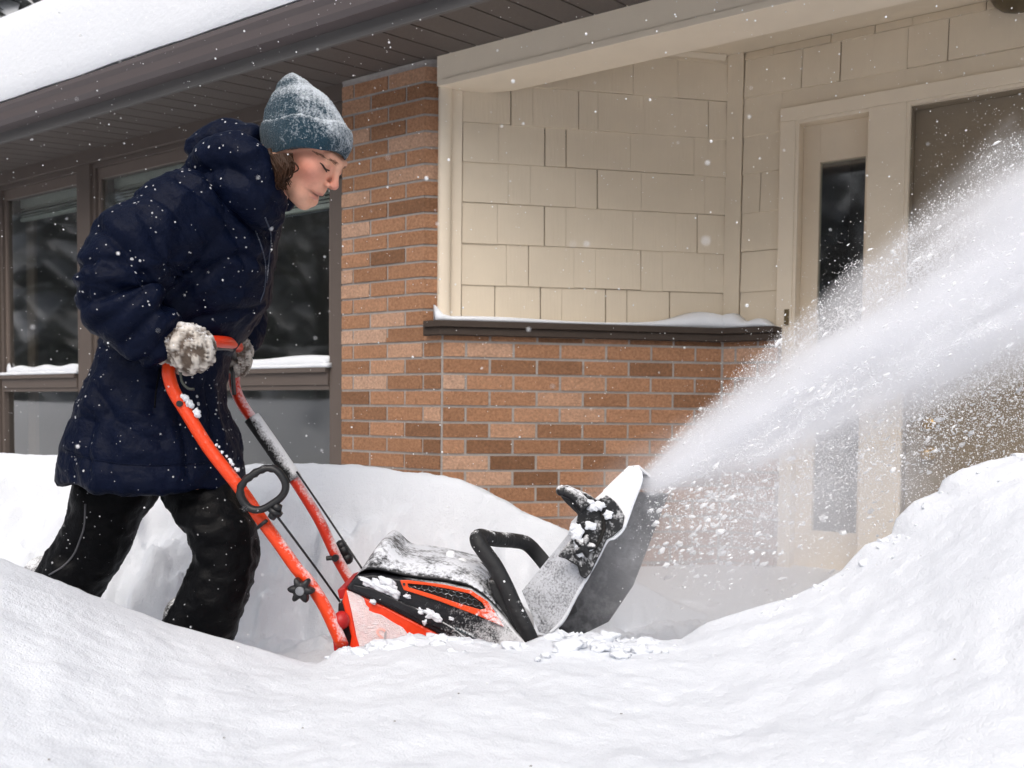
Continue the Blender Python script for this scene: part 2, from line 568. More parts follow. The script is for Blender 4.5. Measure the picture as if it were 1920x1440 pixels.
# ---- brick walls
Z_SOF = uvA(722, 131)[1]
Z_LEDGE_T = uvB(840, 600, 0.05)[1]
Z_LEDGE_B = uvB(840, 627, 0.03)[1]
Z_LOW = uvB(1300, 1150)[1] - 0.12
U_PIER = uvA(640, 760)[0]
print('ZSOF', Z_SOF, 'ledge', Z_LEDGE_T, Z_LEDGE_B, 'low', Z_LOW, 'U_PIER', U_PIER)
BL = 0.2032
GAP = 0.0108
def xy(p): return (p[0], p[1])
wall = MB()
REC = 0.0045
wall.prism([xy(FA(0, -REC, 0)), xy(FA(U_PIER, -REC, 0)), xy(FA(U_PIER, -0.2, 0)), xy(FB(LB, -0.2, 0)), xy(FC(U_KE, -0.2, 0)), xy(FC(U_KE, -REC, 0)), xy(FC(0.0, -REC, 0) + b_dir * 0), xy(FB(LB - REC, -REC, 0)), xy(FB(0, -REC, 0))], Z_LOW, Z_LEDGE_B)
wall.prism([xy(FA(UA1 + 0.003, -REC, 0)), xy(FA(U_PIER, -REC, 0)), xy(FA(U_PIER, -0.25, 0)), xy(FA(UA1 + 0.003, -0.25, 0))], Z_LEDGE_B, Z_SOF)
wall.prism([xy(FB(0.004 - DB, -DB - REC, 0)), xy(FB(-DB + 0.10, -DB - REC, 0)), xy(FB(-DB + 0.10, -DB - 0.15, 0)), xy(FB(0.06 - DB, -DB - 0.15, 0))], Z_LEDGE_B + 0.001, Z_SOF - 0.001)
brick_wall = obj('brick_wall', wall, MT['mortar'], house)
NB = 0
def brick(poly, z0, z1):
    global NB
    NB += 1
    obj('brick', MB().prism(poly, z0, z1), MT['brick'], brick_wall, bevel=0)
def seg_bricks(frame, u0, u1, start, zb, zt, d0=None):
    """bricks along a frame from u0 to u1; first joint at `start`"""
    e = [u0]
    j = start
    while j < u1 - 0.02:
        if j > u0 + 0.015: e.append(j)
        j += BL
    e.append(u1)
    for i in range(len(e) - 1):
        a, b = e[i] + (GAP / 2 if i else 0), e[i + 1] - (GAP / 2 if i < len(e) - 2 else 0)
        jw = random.uniform(-0.0012, 0.0015); jt = random.uniform(-0.0012, 0.0012)
        brick([xy(frame(a, jw, 0)), xy(frame(b, jw + jt, 0)), xy(frame(b, -0.05, 0)), xy(frame(a, -0.05, 0))], zb, zt)
k0 = int(math.floor((Z_LOW - Z_REF) / COURSE)); k1 = int(math.ceil((Z_SOF - Z_REF) / COURSE))
for k in range(k0, k1):
    zb = Z_REF + k * COURSE + GAP / 2 + random.uniform(-.0006, .0006); zt = Z_REF + (k + 1) * COURSE - GAP / 2
    half = (k % 2 == 1)
    low = zb < Z_LEDGE_B - 0.01
    if low:
        zt2 = min(zt, Z_LEDGE_B - 0.002)
        if zt > Z_LEDGE_B and zt - Z_LEDGE_B < 0.045 and zb < Z_LEDGE_B - 0.03: pass
        if zb > uvA(700, 960)[1]:
            seg_bricks(FA, 0.007, U_PIER, BL / 2 if half else BL, zb, zt if zt < Z_LEDGE_B else zt2)
        seg_bricks(FB, 0.007, LB - 0.006, (BL / 2 if half else BL), zb, zt2)
        seg_bricks(FC, 0.006, U_KE, 0.06 if half else 0.16, zb, zt2)
    if zt > Z_LEDGE_B + 0.005:
        zb2 = max(zb, Z_LEDGE_B + 0.002) if False else zb
        zt3 = min(zt, Z_SOF - 0.012)
        if zt3 - zb2 > 0.015:
            # corner brick wraps into the return face
            c = BL / 2 if half else BL
            ue = UA1 + c - GAP / 2
            P0 = FA(ue, 0, 0); P1 = FA(UA1, 0, 0)
            ret = P1 + b_dir * 0.062
            if zb > Z_LEDGE_B - 0.03:
                brick([xy(P1), xy(P0), xy(P0 - n_a * 0.05), xy(P1 - n_a * 0.07 + b_dir * 0.02), xy(ret - n_b * 0.06), xy(ret)], max(zb2, Z_LEDGE_B - 0.03), zt3)
                seg_bricks(FA, UA1 + c + GAP / 2, U_PIER, UA1 + c + BL, max(zb2, Z_LEDGE_B - 0.03), zt3)
print('bricks', NB)

# thin cap of mortar at the top of the pier
obj('mortar_cap', MB().prism([xy(FA(UA1, -0.001, 0)), xy(FA(U_PIER, -0.001, 0)), xy(FA(U_PIER, -0.05, 0)), xy(FA(UA1, -0.05, 0))], Z_SOF - 0.011, Z_SOF - 0.002), MT['mortar'], brick_wall)

obj('mortar_cap', MB().prism([xy(FB(-DB, -DB - 0.001, 0)), xy(FB(-DB + 0.062, -DB - 0.001, 0)), xy(FB(-DB + 0.062, -DB - 0.05, 0)), xy(FB(-DB + .02, -DB - 0.05, 0))], Z_SOF - 0.011, Z_SOF + 0.004), MT['mortar'], brick_wall)

# ---- ledge
PR = 0.045
def ledge_poly(pr, back=0.28):
    q = pr * math.tan(math.radians(22.5))
    # left end wraps a little round the corner on to the window wall face
    uA = uvA(793, 612, pr)[0]
    return [xy(FA(uA, pr, 0)), xy(FA(uA, 0.0015, 0)), xy(FA(UA1 + 0.0, 0.0015, 0)), xy(FA(UA1, -back * .3, 0)), xy(FB(US1 + 0.02, -DB - 0.02, 0)),
            xy(FC(U_KE, WC - 0.02, 0)), xy(FC(U_KE, pr, 0)), xy(FC(-pr * math.tan(math.radians(22.5)) * -1, pr, 0)), xy(FB(-q, pr, 0))]
zl = Z_LEDGE_T - Z_LEDGE_B
ledge = MB().prism(ledge_poly(PR), Z_LEDGE_B + zl * 0.55, Z_LEDGE_T)
obj('ledge_cap', ledge, MT['ledge'], house, bevel=0.002)
obj('ledge_moulding', MB().prism(ledge_poly(PR - 0.014), Z_LEDGE_B, Z_LEDGE_B + zl * 0.55 - 0.0005), MT['ledge'], house, bevel=0.002)

# ---- siding
Z_CEIL = uvS(1369, 106)[1]
rows_px = [(868, 598 + 0), (866, 532.5), (866, 454.5), (869, 378.8), (870, 303), (871, 228.8), (871, 154)]
zr = [Z_LEDGE_T + 0.003] + [uvS(*p)[1] for p in rows_px[1:]]
zr.append(zr[-1] + (zr[-1] - zr[-2])); zr.append(zr[-1] + (zr[-1] - zr[-2]))
zr = [z for z in zr if z < Z_CEIL] + [Z_CEIL]
print('zr', zr, 'ceil', Z_CEIL)
U_S0 = uvS(866, 350)[0]
sid = MB()
sid.prism([xy(FB(DB + 0.05, -DB - 0.016, 0)), xy(FB(US1, -DB - 0.016, 0)), xy(FB(US1, -DB - 0.14, 0)), xy(FB(DB + 0.05, -DB - 0.14, 0))], Z_LEDGE_B, Z_CEIL + 0.05)
Z_DTOP = uvC(1473.75, 205, WC)[1]
sid.prism([xy(FC(-0.08, WC - 0.016, 0)), xy(FC(uvC(1462, 400, WC)[0] + 0.02, WC - 0.016, 0)), xy(FC(uvC(1462, 400, WC)[0] + 0.02, WC - 0.14, 0)), xy(FC(-0.1, WC - 0.14, 0))], Z_LEDGE_B, Z_CEIL + 0.05)
sid.prism([xy(FC(uvC(1462, 400, WC)[0] + 0.021, WC - 0.016, 0)), xy(FC(1.9, WC - 0.016, 0)), xy(FC(1.9, WC - 0.14, 0)), xy(FC(uvC(1462, 400, WC)[0] + 0.021, WC - 0.14, 0))], Z_DTOP - 0.02, Z_CEIL + 0.05)
siding = obj('siding', sid, MT['gap'], house)
def shingle(frame, w0, u0, u1, z0, z1, g0, g1):
    u0 += g0; u1 -= g1
    tb = random.uniform(0.0075, 0.0125); tt = 0.0015
    if u1 - u0 < 0.01: return
    jz = random.uniform(-0.0025, 0.0015)
    p = [frame(u0, w0 + tb, z0 + jz), frame(u1, w0 + tb + random.uniform(-.0015, .0015), z0 + jz), frame(u1, w0 - 0.012, z0 + jz), frame(u0, w0 - 0.012, z0 + jz),
         frame(u0, w0 + tt, z1), frame(u1, w0 + tt, z1), frame(u1, w0 - 0.012, z1), frame(u0, w0 - 0.012, z1)]
    obj('shingle', MB().hexa(p), MT['tan'], siding)
sid_rows = [[927.5, 1012.8, 1053, 1135, 1175, 1255], [949, 990.5, 1075.7, 1116, 1201, 1241, 1320], [932, 1020.3, 1061, 1186, 1267, 1306.7],
            [952.5, 993.8, 1078.7, 1119.5, 1202, 1321], [934.7, 1021.2, 1061, 1182, 1301], [957.6, 998.6, 1084.5, 1121, 1206, 1328], [1035, 1148.5, 1187, 1271], [1100, 1200], [1060, 1160]]
for r in range(len(zr) - 1):
    ym = 560 - 75 * r
    us = [U_S0] + [uvS(p, ym)[0] for p in sid_rows[min(r, 8)]] + [US1 - 0.004]
    gs = [random.choice((0.0004, 0.0006, 0.0024, 0.0005, 0.0017)) for _ in us]
    for i in range(len(us) - 1):
        shingle(FB, -DB, us[i], us[i + 1], zr[r], zr[r + 1] - 0.001, gs[i], gs[i + 1])
U_CS = uvC(1462, 400, WC)[0]
c_rows = [[], [], [], [1426], [], [], [1503, 1575, 1700, 1776], [1451, 1558, 1640, 1709, 1846], [1490, 1600, 1740, 1880], [1520, 1660, 1790]]
U_CB = uvC(1392, 350, WC)[0]
for r in range(len(zr) - 1):
    ym = 560 - 75 * r
    zb, zt = zr[r], zr[r + 1] - 0.001
    if zt < Z_DTOP + 0.01:
        js = [uvC(p, 370, WC)[0] for p in c_rows[r]] if r < len(c_rows) else []
        us = [U_CB + 0.001] + js + [U_CS]
        for i in range(len(us) - 1):
            shingle(FC, WC, us[i], us[i + 1], zb, zt, 0.002, 0.001)
    else:
        js = [uvC(p, 190 if r < 7 else 120, WC)[0] for p in c_rows[min(r, 9)]]
        us = [U_CB + 0.001] + js + [1.85]
        if zb < Z_DTOP < zt:
            shingle(FC, WC, U_CB + 0.001, U_CS, zb, zt, 0.001, 0.0005)
            us = [U_CS] + [q for q in us if q > U_CS + 0.03]
        zb2 = max(zb, Z_DTOP + 0.003)
        if zt - zb2 > 0.012:
            for i in range(len(us) - 1):
                shingle(FC, WC, us[i], us[i + 1], zb2, zt, random.choice((.0009, .0022)), random.choice((.0008, .0024)))
# corner board in the inner corner
CP = FB(US1, -DB, 0)
U_CC = -(CP - I0) @ a_dir
obj('corner_board', MB().prism([xy(CP - n_a * 0.02), xy(CP + n_a * 0.012), xy(FC(U_CB - 0.002, WC + 0.012, 0)), xy(FC(U_CB - 0.002, WC - 0.02, 0))], Z_LEDGE_T + .002, Z_CEIL), MT['tan'], house)

# corner post at the pier: flat board plus thick stop
u_p0, u_p1, u_p2 = uvS(821, 350)[0], uvS(845, 350)[0], uvS(866, 350)[0]
zpt = uvS(845, 144)[1]
obj('post_board', MB().prism([xy(FB(u_p0, -DB + 0.012, 0)), xy(FB(u_p2 - .001, -DB + 0.012, 0)), xy(FB(u_p2 - .001, -DB - 0.02, 0)), xy(FB(u_p0, -DB - 0.02, 0))], Z_LEDGE_T + 0.001, zpt + 0.05), MT['tan_trim'], house, bevel=0.002)
rp = (u_p1 - u_p0) / 2
stop = MB()
poly = [xy(FB(u_p0 + rp - rp * math.cos(q), -DB + 0.013 + 0.028 * math.sin(q) ** 0.6, 0)) for q in np.linspace(0.02, math.pi - 0.02, 14)]
stop.prism(poly[::-1], Z_LEDGE_T + 0.001, zpt - 0.004)
obj('post_stop', stop, MT['tan_trim'], house)

# ---- porch beam
W_BO = -0.004
Z_BB = uvA(1200, 75, W_BO)[1] + 0.008
def z_ray(px, py, z):
    r = ray(px, py); t = (z - CAM[2]) / r[2]; return CAM + r * t
W_BI = (z_ray(1300, 95, Z_BB) - K0) @ n_a
U_BR = -3.2
U_B0 = uvA(819, 150, W_BO)[0]
print('beam', Z_BB, W_BI, Z_SOF)
beam = MB().prism([xy(FA(U_B0, W_BO, 0)), xy(FA(U_BR, W_BO, 0)), xy(FA(U_BR, W_BI, 0)), xy(FA(UA1 - 0.30, W_BI, 0)), xy(FB(DB + 0.07, -DB - 0.02, 0))], Z_BB, Z_SOF + 0.02)
obj('porch_beam', beam, MT['tan_trim'], house, bevel=0.002)
# a thin bead along the lower edge
obj('beam_bead', MB().prism([xy(FA(U_B0 - 0.03, W_BO + 0.006, 0)), xy(FA(U_BR, W_BO + 0.006, 0)), xy(FA(U_BR, W_BO + .0005, 0)), xy(FA(U_B0 - 0.03, W_BO + .0005, 0))], Z_BB - 0.004, Z_BB + 0.022), MT['tan_trim'], house, bevel=0.002)
# porch ceiling
ceil = MB().prism([xy(FA(UA1 - 0.2, W_BI - 0.001, 0)), xy(FA(U_BR, W_BI - 0.001, 0)), xy(FC(3.0, WC - 0.1, 0)), xy(FC(-0.1, WC - 0.1, 0)), xy(FB(0.2, -DB - 0.1, 0))], Z_CEIL + 0.001, Z_CEIL + 0.03)
obj('porch_ceiling', ceil, MT['tan'], house)
# cove along the top of the walls
cv = MB()
cv.hexa([FB(U_S0, -DB, Z_CEIL - 0.03), FB(US1 - 0.02, -DB, Z_CEIL - 0.03), FB(US1 - 0.02, -DB + 0.02, Z_CEIL - 0.004), FB(U_S0, -DB + 0.02, Z_CEIL - 0.004),
         FB(U_S0, -DB, Z_CEIL), FB(US1 - 0.02, -DB, Z_CEIL), FB(US1 - 0.02, -DB + 0.02, Z_CEIL), FB(U_S0, -DB + 0.02, Z_CEIL)])
obj('ceiling_cove', cv, MT['tan'], house)

# ---- sidelight and door
casing = MB()
uc0, uc1 = U_CS, uvC(1493, 300, WC)[0]
um0, um1 = uvC(1631, 215, WC)[0], uvC(1700, 260, WC)[0]
zt_out = Z_DTOP
zt_in = uvC(1494.4, 227.5, WC)[1]
uend = 1.85
Z_FLOOR = uvC(1450, 1150, WC)[1] - 0.1
wc = WC + 0.022
casing.prism([xy(FC(uc0, wc, 0)), xy(FC(uc1, wc, 0)), xy(FC(uc1, WC - 0.14, 0)), xy(FC(uc0, WC - 0.14, 0))], Z_FLOOR, zt_in)
casing.prism([xy(FC(um0, wc, 0)), xy(FC(um1, wc, 0)), xy(FC(um1, WC - 0.12, 0)), xy(FC(um0, WC - 0.12, 0))], Z_FLOOR, zt_in)
casing.prism([xy(FC(uc0, wc, 0)), xy(FC(uend, wc, 0)), xy(FC(uend, WC - 0.12, 0)), xy(FC(uc0, WC - 0.12, 0))], zt_in + 0.0005, zt_out)
door_frame = obj('door_frame', casing, MT['tan_trim'], house, bevel=0.0025)
bead = MB()
bw_ = 0.014
bead.prism([xy(FC(uc1 + .0005, wc - 0.006, 0)), xy(FC(uc1 + bw_, wc - 0.006, 0)), xy(FC(uc1 + bw_, wc - 0.03, 0)), xy(FC(uc1 + .0005, wc - 0.03, 0))], Z_FLOOR, zt_in - bw_ - .0005)
bead.prism([xy(FC(uc1 + .0005, wc - 0.006, 0)), xy(FC(um0 - .0005, wc - 0.006, 0)), xy(FC(um0 - .0005, wc - 0.03, 0)), xy(FC(uc1 + .0005, wc - 0.03, 0))], zt_in - bw_, zt_in - .0005)
bead.prism([xy(FC(um1 + .0005, wc - 0.006, 0)), xy(FC(um1 + bw_, wc - 0.006, 0)), xy(FC(um1 + bw_, wc - 0.03, 0)), xy(FC(um1 + .0005, wc - 0.03, 0))], Z_FLOOR, zt_in - bw_ - .0005)
bead.prism([xy(FC(um1 + .0005, wc - 0.006, 0)), xy(FC(uend, wc - 0.006, 0)), xy(FC(uend, wc - 0.03, 0)), xy(FC(um1 + .0005, wc - 0.03, 0))], zt_in - bw_, zt_in - .0005)
obj('frame_bead', bead, MT['tan_trim'], door_frame)
w_sl = WC - 0.095
ug0, zgt = uvC(1537.5, 304, w_sl); ug1 = uvC(1622.5, 330, w_sl)[0]
zgb = uvC(1560, 998, w_sl)[1]
sl = MB()
def cbox(mb, u0, u1, w0, w1, z0, z1):
    mb.prism([xy(FC(u0, w0, 0)), xy(FC(u1, w0, 0)), xy(FC(u1, w1, 0)), xy(FC(u0, w1, 0))], z0, z1)
cbox(sl, uc1 + .001, ug0, w_sl, w_sl - 0.04, Z_FLOOR, zt_in)
cbox(sl, ug1, um0 - .001, w_sl, w_sl - 0.04, Z_FLOOR, zt_in)
cbox(sl, ug0 + .0003, ug1 - .0003, w_sl - .0002, w_sl - 0.04, zgt, zt_in - .001)
cbox(sl, ug0 + .0003, ug1 - .0003, w_sl - .0002, w_sl - 0.04, Z_FLOOR + .001, zgb)
sidelight = obj('sidelight', sl, MT['tan_trim'], house)
gl = MB(); cbox(gl, ug0, ug1, w_sl - 0.016, w_sl - 0.020, zgb, zgt)
obj('pane', gl, MT['glass'], sidelight)
rb = MB()
cbox(rb, ug0 - .05, ug1 + .05, w_sl - 0.6, w_sl - 0.61, Z_FLOOR, zt_in)
cbox(rb, ug0 - .05, ug0 - .03, w_sl - 0.05, w_sl - 0.6, Z_FLOOR, zt_in)
cbox(rb, ug1 + .03, ug1 + .05, w_sl - 0.05, w_sl - 0.6, Z_FLOOR, zt_in)
obj('hallway', rb, MT['room'], house)
w_d = WC - 0.06
dl = MB(); cbox(dl, um1 + bw_ + .004, uend, w_d, w_d - 0.045, Z_FLOOR, zt_in - bw_ - 0.004)
door = obj('door', dl, MT['tan_dark'], house, bevel=0.002)
dj = MB(); cbox(dj, um1 + .0006, um1 + bw_ + .003, wc - 0.031, w_d - 0.04, Z_FLOOR, zt_in - bw_ - 0.002)
cbox(dj, um1 + .0006, uend, wc - 0.031, w_d - 0.04, zt_in - bw_ - 0.0035, zt_in - 0.0006)
obj('door_stop', dj, MT['tan_dark'], door_frame)
uk, zk = uvC(1738, 850, w_d + 0.03)
kn = MB()
kn.tube([FC(uk, w_d, zk), FC(uk, w_d + 0.006, zk)], 0.030, 18)
kn.tube([FC(uk, w_d + .006, zk), FC(uk, w_d + 0.035, zk)], 0.010, 12)
kn.ball(FC(uk, w_d + 0.05, zk), 0.026, 16, 10)
obj('door_knob', kn, MT['brass'], door, smooth=True)
zd = uvC(1730, 795, w_d)[1]
obj('deadbolt', MB().tube([FC(uk, w_d, zd), FC(uk, w_d + 0.012, zd), FC(uk, w_d + 0.016, zd)], [0.024, 0.024, 0.016], 18), MT['brass'], door)
up_, zp_ = uvC(1475, 595, wc)
sp = MB(); cbox(sp, up_ - 0.010, up_ + 0.010, wc + 0.004, wc, zp_ - 0.034, zp_ + 0.034)
for dz in (-0.02, 0.02):
    sp.tube([FC(up_, wc + .004, zp_ + dz), FC(up_, wc + .006, zp_ + dz)], 0.004, 8)
obj('strike_plate', sp, MT['old_brass'], door_frame)

# porch ceiling lamp
lp = z_ray(1917, -20, Z_CEIL)
lampm = MB()
lampm.loft([[lp + np.array([r * math.cos(q), r * math.sin(q), -h]) for q in np.linspace(0, 2 * math.pi, 28, endpoint=False)] for r, h in ((0.105, 0.0), (0.105, 0.018), (0.10, 0.027), (0.092, 0.04), (0.07, 0.06), (0.04, 0.072), (0.01, 0.076))])
lamp = obj('porch_lamp', lampm, MT['lamp'], None, smooth=True, label='dark bronze dome lamp on the porch ceiling at the top right', cat='lamp')

# ---- windows
W_WIN = -0.06
def wbox(mb, u0, u1, w0, w1, z0, z1):
    mb.prism([xy(FA(u0, w0, 0)), xy(FA(u1, w0, 0)), xy(FA(u1, w1, 0)), xy(FA(u0, w1, 0))], z0, z1)
def U(px, py=520, w=W_WIN): return uvA(px, py, w)[0]
Z_WT = uvA(155, 313, W_WIN)[1]            # top of frame opening
Z_GT = uvA(150, 347, W_WIN - 0.03)[1]
Z_R0 = uvA(600, 731, W_WIN)[1]            # lower glass top
Z_R1 = uvA(600, 690, W_WIN)[1]            # upper sash sill
Z_WB = uvA(630, 905, W_WIN)[1]
U_L = U(-160)
fr = MB()
wbox(fr, U_PIER + .001, U(630), W_WIN + 0.02, W_WIN - 0.06, Z_WB, Z_WT)             # right jamb
wbox(fr, U(178), U(154), W_WIN + 0.03, W_WIN - 0.06, Z_WB, Z_WT)                     # mullion
wbox(fr, U(4), U(-30), W_WIN + 0.03, W_WIN - 0.06, Z_WB, Z_WT)                       # left jamb
wbox(fr, U_PIER + .001, U_L, W_WIN + 0.035, W_WIN - 0.06, Z_WT + .0005, Z_SOF + 0.03)   # header board
wbox(fr, U_PIER + .001, U_L, W_WIN + 0.022, W_WIN - 0.06, Z_WB - 0.9, Z_WB - .0005)    # wall below
window_wall = obj('window_wall', fr, MT['brown'], house, bevel=0.002)
def window(u0, u1, blind, curtain_left):
    """u0 right edge, u1 left edge"""
    m = MB()
    t = 0.028
    s0, s1 = W_WIN + 0.012, W_WIN - 0.055
    # outer stops
    wbox(m, u0 + .0005, u0 + t, s0, s1, Z_WB, Z_WT - t - .0005); wbox(m, u1 - t, u1 - .0005, s0, s1, Z_WB, Z_WT - t - .0005)
    wbox(m, u0 + .0005, u1 - .0005, s0, s1, Z_WT - t, Z_WT - .0005)
    # transom rail: three steps
    wbox(m, u0 + t, u1 - t, s0 + 0.03, s1, Z_R1 - 0.022, Z_R1)
    wbox(m, u0 + t, u1 - t, s0 + 0.012, s1, Z_R0 + 0.022, Z_R1 - 0.0225)
    wbox(m, u0 + t, u1 - t, s0 + 0.004, s1, Z_R0, Z_R0 + 0.0215)
    win = obj('window', m, MT['brown'], house, bevel=0.0015)
    sash = MB(); q = 0.022; e0, e1 = s0 - 0.018, s1 + .002
    a0, a1 = u0 + t + .0005, u1 - t - .0005
    wbox(sash, a0, a0 + q, e0, e1, Z_R1 + .0005, Z_WT - t - .001); wbox(sash, a1 - q, a1, e0, e1, Z_R1 + .0005, Z_WT - t - .001)
    wbox(sash, a0 + q, a1 - q, e0 - .001, e1, Z_GT, Z_WT - t - .001); wbox(sash, a0 + q, a1 - q, e0 + .014, e1, Z_R1 + .0005, Z_R1 + 0.02)
    obj('sash', sash, MT['brown_light'], win, bevel=0.001)
    g = MB(); wbox(g, a0 + q, a1 - q, e0 - 0.014, e0 - 0.018, Z_R1 + 0.02, Z_GT); obj('pane', g, MT['glass'], win)
    g = MB(); wbox(g, u0 + t, u1 - t, e0 - 0.012, e0 - 0.016, Z_WB, Z_R0); obj('pane', g, MT['glass'], win)
    if blind:
        bl = MB()
        z = Z_GT - 0.005
        zb_ = Z_GT - blind
        wbox(bl, a0 + .004, a1 - .004, s1 - 0.05, s1 - 0.09, Z_GT - 0.03, Z_GT + 0.03)
        z = Z_GT - 0.036
        while z > zb_:
            bl.hexa([FA(a0 + .01, s1 - .05, z), FA(a1 - .01, s1 - .05, z), FA(a1 - .01, s1 - .066, z + .016), FA(a0 + .01, s1 - .066, z + .016),
                     FA(a0 + .01, s1 - .0495, z + .001), FA(a1 - .01, s1 - .0495, z + .001), FA(a1 - .01, s1 - .0655, z + .017), FA(a0 + .01, s1 - .0655, z + .017)])
            z -= 0.0185
        wbox(bl, a0 + .01, a1 - .01, s1 - 0.045, s1 - 0.07, z - 0.008, z + 0.012)
        obj('blind', bl, MT['blind'], win)
    if curtain_left:
        cu = MB()
        pts = []
        for i in range(25):
            pts.append(FA(u1 - 0.02 - i * 0.004, s1 - 0.10 + 0.012 * math.sin(i * 1.1), 0))
        front = [xy(p) for p in pts]; back = [xy(p + n_a * -0.006) for p in pts][::-1]
        for i in range(24):
            cu.prism([front[i], front[i + 1], back[23 - i], back[24 - i]], Z_WB, Z_GT)
        obj('curtain', cu, MT['curtain'], win)
    return win
window(U(630), U(178), 0.33, True)
window(U(154), U(4), 0.11, True)
window(U(-30), U(-150), 0.11, False)
# dark room behind the windows
rm = MB()
wbox(rm, U_PIER, U_L, -1.9, -1.92, Z_WB - 0.6, Z_SOF)
wbox(rm, U_PIER - 0.02, U_PIER, -0.2, -1.9, Z_WB - 0.6, Z_SOF)
wbox(rm, U_L, U_L + 0.02, -0.12, -1.9, Z_WB - 0.6, Z_SOF)
wbox(rm, U_PIER, U_L, -0.12, -1.9, Z_WB - 0.62, Z_WB - 0.6)
wbox(rm, U_PIER, U_L, -0.12, -1.9, Z_SOF + .001, Z_SOF + 0.02)
obj('living_room', rm, MT['room'], house)

# ---- soffit, fascia, gutter, roof
SLOPE = 0.13
def find_w(px, py):
    """overhang where the sight line meets the sloping soffit"""
    r = ray(px, py)
    lo, hi = 0.02, 2.0
    f = lambda w: (hit(px, py, K0 + n_a * w, a_dir)[2] - (Z_SOF - SLOPE * w))
    for _ in range(60):
        mid = (lo + hi) / 2
        if (f(lo) < 0) == (f(mid) < 0): lo = mid
        else: hi = mid
    return (lo + hi) / 2
W_OUT = find_w(450, 137)
print('overhang', W_OUT)
UE0, UE1 = -2.6, U_L + 1.2
soff = MB()
def szb(w): return Z_SOF - SLOPE * w
soff.hexa([FA(UE0, -0.06, szb(-0.06) + 0.012), FA(UE1, -0.06, szb(-0.06) + 0.012), FA(UE1, W_OUT, szb(W_OUT) + 0.012), FA(UE0, W_OUT, szb(W_OUT) + 0.012),
           FA(UE0, -0.06, szb(-0.06) + 0.03), FA(UE1, -0.06, szb(-0.06) + 0.03), FA(UE1, W_OUT, szb(W_OUT) + 0.03), FA(UE0, W_OUT, szb(W_OUT) + 0.03)])
soffit = obj('soffit', soff, MT['gap'], house)
u = UE0
while u < UE1 - 0.02:
    g = 0.0085
    u2 = u + 0.135
    s_ = MB().hexa([FA(u + g, -0.055, szb(-0.055)), FA(u2, -0.055, szb(-0.055)), FA(u2, W_OUT, szb(W_OUT)), FA(u + g, W_OUT, szb(W_OUT)),
                    FA(u + g, -0.055, szb(-0.055) + .0115), FA(u2, -0.055, szb(-0.055) + .0115), FA(u2, W_OUT, szb(W_OUT) + .0115), FA(u + g, W_OUT, szb(W_OUT) + .0115)])
    obj('soffit_board', s_, MT['soffit'], soffit)
    u = u2
zf0 = szb(W_OUT)
fz = MB(); wbox(fz, UE0, UE1, W_OUT + 0.018, W_OUT + .0005, zf0 - 0.006, zf0 + 0.20)
obj('fascia', fz, MT['fascia'], house, bevel=0.002)
zg = uvA(200, 160, W_OUT + 0.10)[1]
zg = zf0 + 0.045
gp = [(0.019, 0.0), (0.085, 0.0), (0.10, 0.02), (0.105, 0.055), (0.118, 0.075), (0.118, 0.095), (0.108, 0.095), (0.108, 0.085), (0.10, 0.075), (0.022, 0.01), (0.0195, 0.095), (0.0185, 0.095)]
gm = MB()
gm.extrude([FA(UE0, W_OUT + q[0], zg + q[1]) for q in gp], a_dir * (UE1 - UE0))
obj('gutter', gm, MT['gutter'], house)
zroof = zg + 0.10
RS = 0.14
rf = MB()
rf.hexa([FA(UE0, W_OUT + 0.06, zroof), FA(UE1, W_OUT + 0.06, zroof), FA(UE1, -4.5, zroof + RS * (W_OUT + 4.5)), FA(UE0, -4.5, zroof + RS * (W_OUT + 4.5)),
         FA(UE0, W_OUT + 0.06, zroof + .02), FA(UE1, W_OUT + 0.06, zroof + .02), FA(UE1, -4.5, zroof + RS * (W_OUT + 4.5) + .02), FA(UE0, -4.5, zroof + RS * (W_OUT + 4.5) + .02)])
obj('roof', rf, MT['gutter'], house)
# back wall closing the house off
bk = MB(); wbox(bk, UE0 + 0.5, UE1 - 0.4, -3.6, -3.8, Z_LOW - 0.3, Z_SOF + 0.4)
obj('rear_wall', bk, MT['tan'], house)
# thick snow on the roof
RT = 0.465
rs = []
prof = [(0.115, 0.006), (0.126, 0.03), (0.128, 0.10), (0.122, 0.20), (0.110, 0.32), (0.090, 0.42), (0.05, 0.475), (-0.03, RT), (-0.4, RT + 0.02)]
us_ = np.linspace(UE0, UE1, 90)
for ww, hh in prof + [(-4.9, RT + 0.1)]:
    base = zroof + RS * (0.06 - ww if ww < .06 else 0)
    P = np.array([FA(q, W_OUT + ww, base + hh) for q in us_])
    P += (n_a * 0.008)[None] * fbm(P, 3.0, 3, 5)[:, None] + np.array([0, 0, 0.012])[None] * fbm(P, 2.2, 3, 9)[:, None]
    rs.append(P)
low = np.array([FA(q, W_OUT - 4.9, zroof + RS * 4.9 + .03) for q in us_]); low2 = np.array([FA(q, W_OUT + 0.05, zroof + 0.022) for q in us_])
grid = rs + [low, low2]
rsm = MB().loft(grid + [grid[0]], cap=False, closed=False)
obj('roof_snow', rsm, MT['snow'], None, smooth=True, kind='stuff', label='thick white snow lying along the eave of the roof', center=False)

